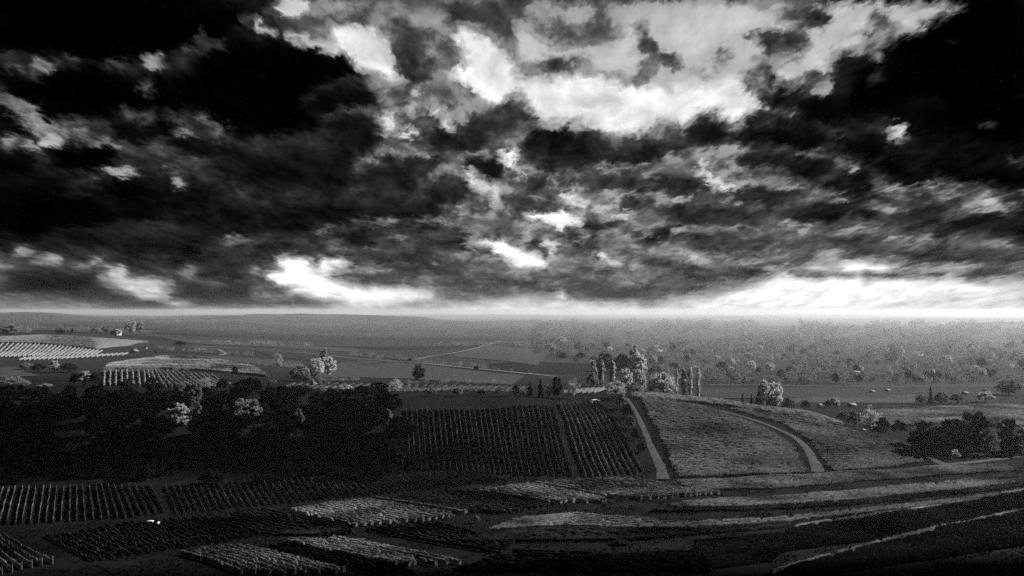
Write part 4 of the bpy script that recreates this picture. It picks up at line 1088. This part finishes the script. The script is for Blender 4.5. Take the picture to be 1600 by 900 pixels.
def shed(u, vb, wpx, hpx, label, rz=0., roof='roof_white', wall='wood_dark', slope=.25, y=None, depth=.7, name='shed', cat='shed'):
    p = gp(u, y) if y else at(u, vb)
    k = p[1] / F; w = wpx * k; h = hpx * k; d = max(w * depth, 1.2)
    t = thing(name, label, cat, P3(p, -.1), rz)
    lo = h * (1 - slope)
    v = [(-w/2,-d/2,0),(w/2,-d/2,0),(w/2,d/2,0),(-w/2,d/2,0),(-w/2,-d/2,lo),(w/2,-d/2,lo),(w/2,d/2,h),(-w/2,d/2,h)]
    link('wall', mesh_np('wall', v, BOXF, 4, M[wall]), t)
    o = .25; th = max(.1, h * .06)
    s = (h - lo) / d
    r = []
    for zz in (.02, th):
        r += [(-w/2 - o, -d/2 - o, lo - o * s + zz), (w/2 + o, -d/2 - o, lo - o * s + zz), (w/2 + o, d/2 + o, h + o * s + zz), (-w/2 - o, d/2 + o, h + o * s + zz)]
    link('roof', mesh_np('roof', r, BOXF, 4, M[roof]), t)
    box('door', (-w*.12, w*.12, -d/2 - .05, -d/2 + .03, .02, lo * .85), M['glass'], t)
    return t
house(181,524,16,10,'pale house with two dark windows on the far left rise',.25,pitch=.38,windows=2)
house(1026,549,14,9,'hazy gabled house above the dome-shaped tree',.5,pitch=.5,windows=1)
house(490,601,8,7,'small white gabled hut in front of the pale tree cluster',.6,roof='roof_white',name='hut',cat='hut')
house(1165,640,9,7,'small white gabled hut in front of the dark conifers in the valley',.3,roof='roof_white',y=585,name='hut',cat='hut')
house(228,545,4,6,'tiny upright white hut right of the tilted-roof shed',.3,roof='roof_white',name='hut',cat='hut')
house(1540,614,5,7,'small upright white building at the far right of the valley',.4,roof='roof_white',name='hut',cat='hut')
house(1437,555,7,6,'tiny white house high on the hazy right slope',.4,roof='roof',name='house')
shed(211,551,9,6,'shed with a tilted white roof by the far left hollow',1.1,slope=.55)
shed(1331,635,12,5,'long white-roofed shed in the right valley',.1,slope=.45)
shed(1281,636,6,5,'small white-roofed hut at the left of the right valley',.4,slope=.3)
shed(1363,614,7,4,'low pale-roofed shed below the valley road',.2,slope=.3)
shed(1387,612,7,4,'low white-roofed shed just under the valley road',.1,slope=.3)
shed(1508,616,8,4,'low white-roofed shed left of the upright white building',.2,slope=.3)
shed(1336,586,14,6,'shed with a pale flat roof on the lower hazy slope',.1,slope=.2)
shed(1545,616,4,4,'tiny white annex beside the upright white building',.2,wall='wall',slope=.2)
shed(1349,667,5,4,'tiny white-roofed shed left of the low dark bush',.3,y=500,slope=.3)
shed(143,634,9,6,'small pale hut with a dark doorway inside the black wood',.1,wall='wall',roof='roof_white',slope=.15,y=462)
shed(106,638,10,4,'low pale-roofed hut at the left inside the black wood',.1,slope=.4,y=458)
shed(286,614,6,4,'tiny white-roofed hut on the upper edge of the black wood',.3,slope=.5,y=500)
# arched white shelter on the crest
def arch_shelter(u, v, wpx, hpx):
    p = at(u, v); k = p[1] / F; w = wpx * k; h = hpx * k; d = 3.0
    t = thing('garden_shelter', 'white arched shelter at the top right of the dark vineyard', 'shelter', P3(p, -.05), .25)
    V = []; N = 9
    for yy in (-d/2, d/2):
        for r in (1.0, .88):
            for i in range(N):
                a = math.pi * i / (N - 1)
                V.append((math.cos(a) * w / 2 * r, yy, h * .45 + math.sin(a) * h * .55 * r))
    f = []
    for i in range(N - 1):
        f += [i, i + 1, 2*N + i + 1, 2*N + i,  N + i + 1, N + i, 3*N + i, 3*N + i + 1,  i + 1, i, N + i, N + i + 1,  2*N + i, 2*N + i + 1, 3*N + i + 1, 3*N + i]
    link('roof', mesh_np('roof', V, f, 4, M['white'], False), t)
    for (sx, sy) in ((-1,-1),(1,-1),(1,1),(-1,1)):
        x = sx * w * .47; yy = sy * d * .45
        box('leg', (x - .08, x + .08, yy - .08, yy + .08, 0, h * .5), M['white'], t)
    box('back_wall', (-w*.42, w*.42, d*.38, d*.42, .02, h*.8), M['wood_dark'], t)
arch_shelter(930, 630, 14, 6)
# white bench and the block beside it
def bench(u, v, wpx, hpx):
    p = at(u, v); k = p[1] / F; w = wpx * k; h = hpx * k
    t = thing('bench', 'white bench standing alone at the edge of the dark foreground vines', 'bench', P3(p), .08)
    for i in range(3):
        box('plank', (-w/2, w/2, -.36 + i * .25, -.36 + i * .25 + .22, h - .13, h - (.02, .0, .02)[i]), M['white'], t)
    for sx in (-1, 1):
        x = sx * w * .40
        v_ = [(x-.10+sx*.16,-.30,0),(x+.10+sx*.16,-.30,0),(x+.10+sx*.16,.30,0),(x-.10+sx*.16,.30,0),(x-.09,-.28,h-.14),(x+.09,-.28,h-.14),(x+.09,.28,h-.14),(x-.09,.28,h-.14)]
        link('leg', mesh_np('leg', v_, BOXF, 4, M['white']), t)
    box('stretcher', (-w*.38, w*.38, -.05, .05, h*.35, h*.35 + .09), M['white'], t)
bench(233, 820, 14, 6.5)
def stone(u, v, wpx, hpx):
    p = at(u, v); k = p[1] / F; w = wpx * k; h = hpx * k
    rs = np.random.default_rng(3)
    pr = np.array(box_v(-w/2, w/2, -.4, .4, -.1, h)); pr[4:, :2] *= .7; pr += rs.normal(0, .07, pr.shape)
    t = link('stone', mesh_np('stone', pr, BOXF, 4, M['stone']), None, P3(p))
    t['label'] = 'white stone block lying right of the bench'; t['category'] = 'stone'
stone(247, 820, 6, 4.5)

# ---------------------------------------------------------------- clouds added out of view to shade the foreground and its haze
def added_shade_cloud(center, size, seed):
    rs = np.random.default_rng(seed)
    V = []; Q = []; o = 0
    for i in range(15):
        c = rs.normal(0, .33, 3) * np.array(size) * np.array([1, 1, .4])
        r = np.array(size) * rs.uniform(.38, .62)
        nu, nv = 18, 10
        th = np.linspace(0, 2 * math.pi, nu, endpoint=False); ph = np.linspace(0.02, math.pi - .02, nv)
        T_, P_ = np.meshgrid(th, ph)
        d = np.stack([np.cos(T_) * np.sin(P_), np.sin(T_) * np.sin(P_), np.cos(P_)], 2)
        w = 1 + .35 * (fbm(d[..., 0] * 2.2 + 5 + i, d[..., 1] * 2.2 + d[..., 2] * 1.7 + 9, 4, seed) - .45)
        v = (c + d * r * w[..., None]).reshape(-1, 3)
        idx = np.arange(nu * nv).reshape(nv, nu)
        q = np.stack([idx[:-1], np.roll(idx[:-1], -1, 1), np.roll(idx[1:], -1, 1), idx[1:]], 2).reshape(-1, 4) + o
        V.append(v); Q.append(q); o += nu * nv
    ob = link('added_shade_cloud', mesh_np('added_shade_cloud', np.concatenate(V), np.concatenate(Q), 4, M['added_shade_cloud'], True), None, center)
    ob['kind'] = 'structure'
    return ob
CLOUD_H = 420.0
def shade(x, y, rx, ry, seed):
    """cloud whose shadow falls on the ground around (x, y)"""
    z = float(Hq(x, y)); k = (CLOUD_H - z) / sun_dir.z
    added_shade_cloud((x + sun_dir.x * k, y + sun_dir.y * k, CLOUD_H), (rx, ry, 26), seed)
SHADES = [(0, 60, 330, 90), (-40, 150, 330, 85), (60, 130, 330, 85), (-170, 395, 70, 26), (-100, 400, 60, 24), (-235, 410, 60, 40), (-185, 262, 52, 20), (150, 250, 52, 16), (60, 236, 60, 10)]
for i, s in enumerate(SHADES): shade(*s, 50 + i)

# ---------------------------------------------------------------- haze
hz = bpy.data.materials.new('haze_air'); hz.use_nodes = True
ht = hz.node_tree; ht.nodes.clear()
pv = ht.nodes.new('ShaderNodeVolumePrincipled')
pv.inputs['Color'].default_value = (.99, .99, .99, 1); pv.inputs['Density'].default_value = HAZE_DENSITY
pv.inputs['Anisotropy'].default_value = .5
ho = ht.nodes.new('ShaderNodeOutputMaterial'); ht.links.new(pv.outputs[0], ho.inputs['Volume'])
R_ = 32600.0
haze = link('haze', mesh_np('haze', box_v(-R_, R_, -R_, R_, float(HZ.min()) - 1.5, max(6.0, float(HZ.max()) + 5)), BOXF, 4, hz))
haze['kind'] = 'stuff'
print('ROW_TRIS', ROW_TRIS, 'HZ', HZ.min(), HZ.max(), 'objects', len(bpy.data.objects))
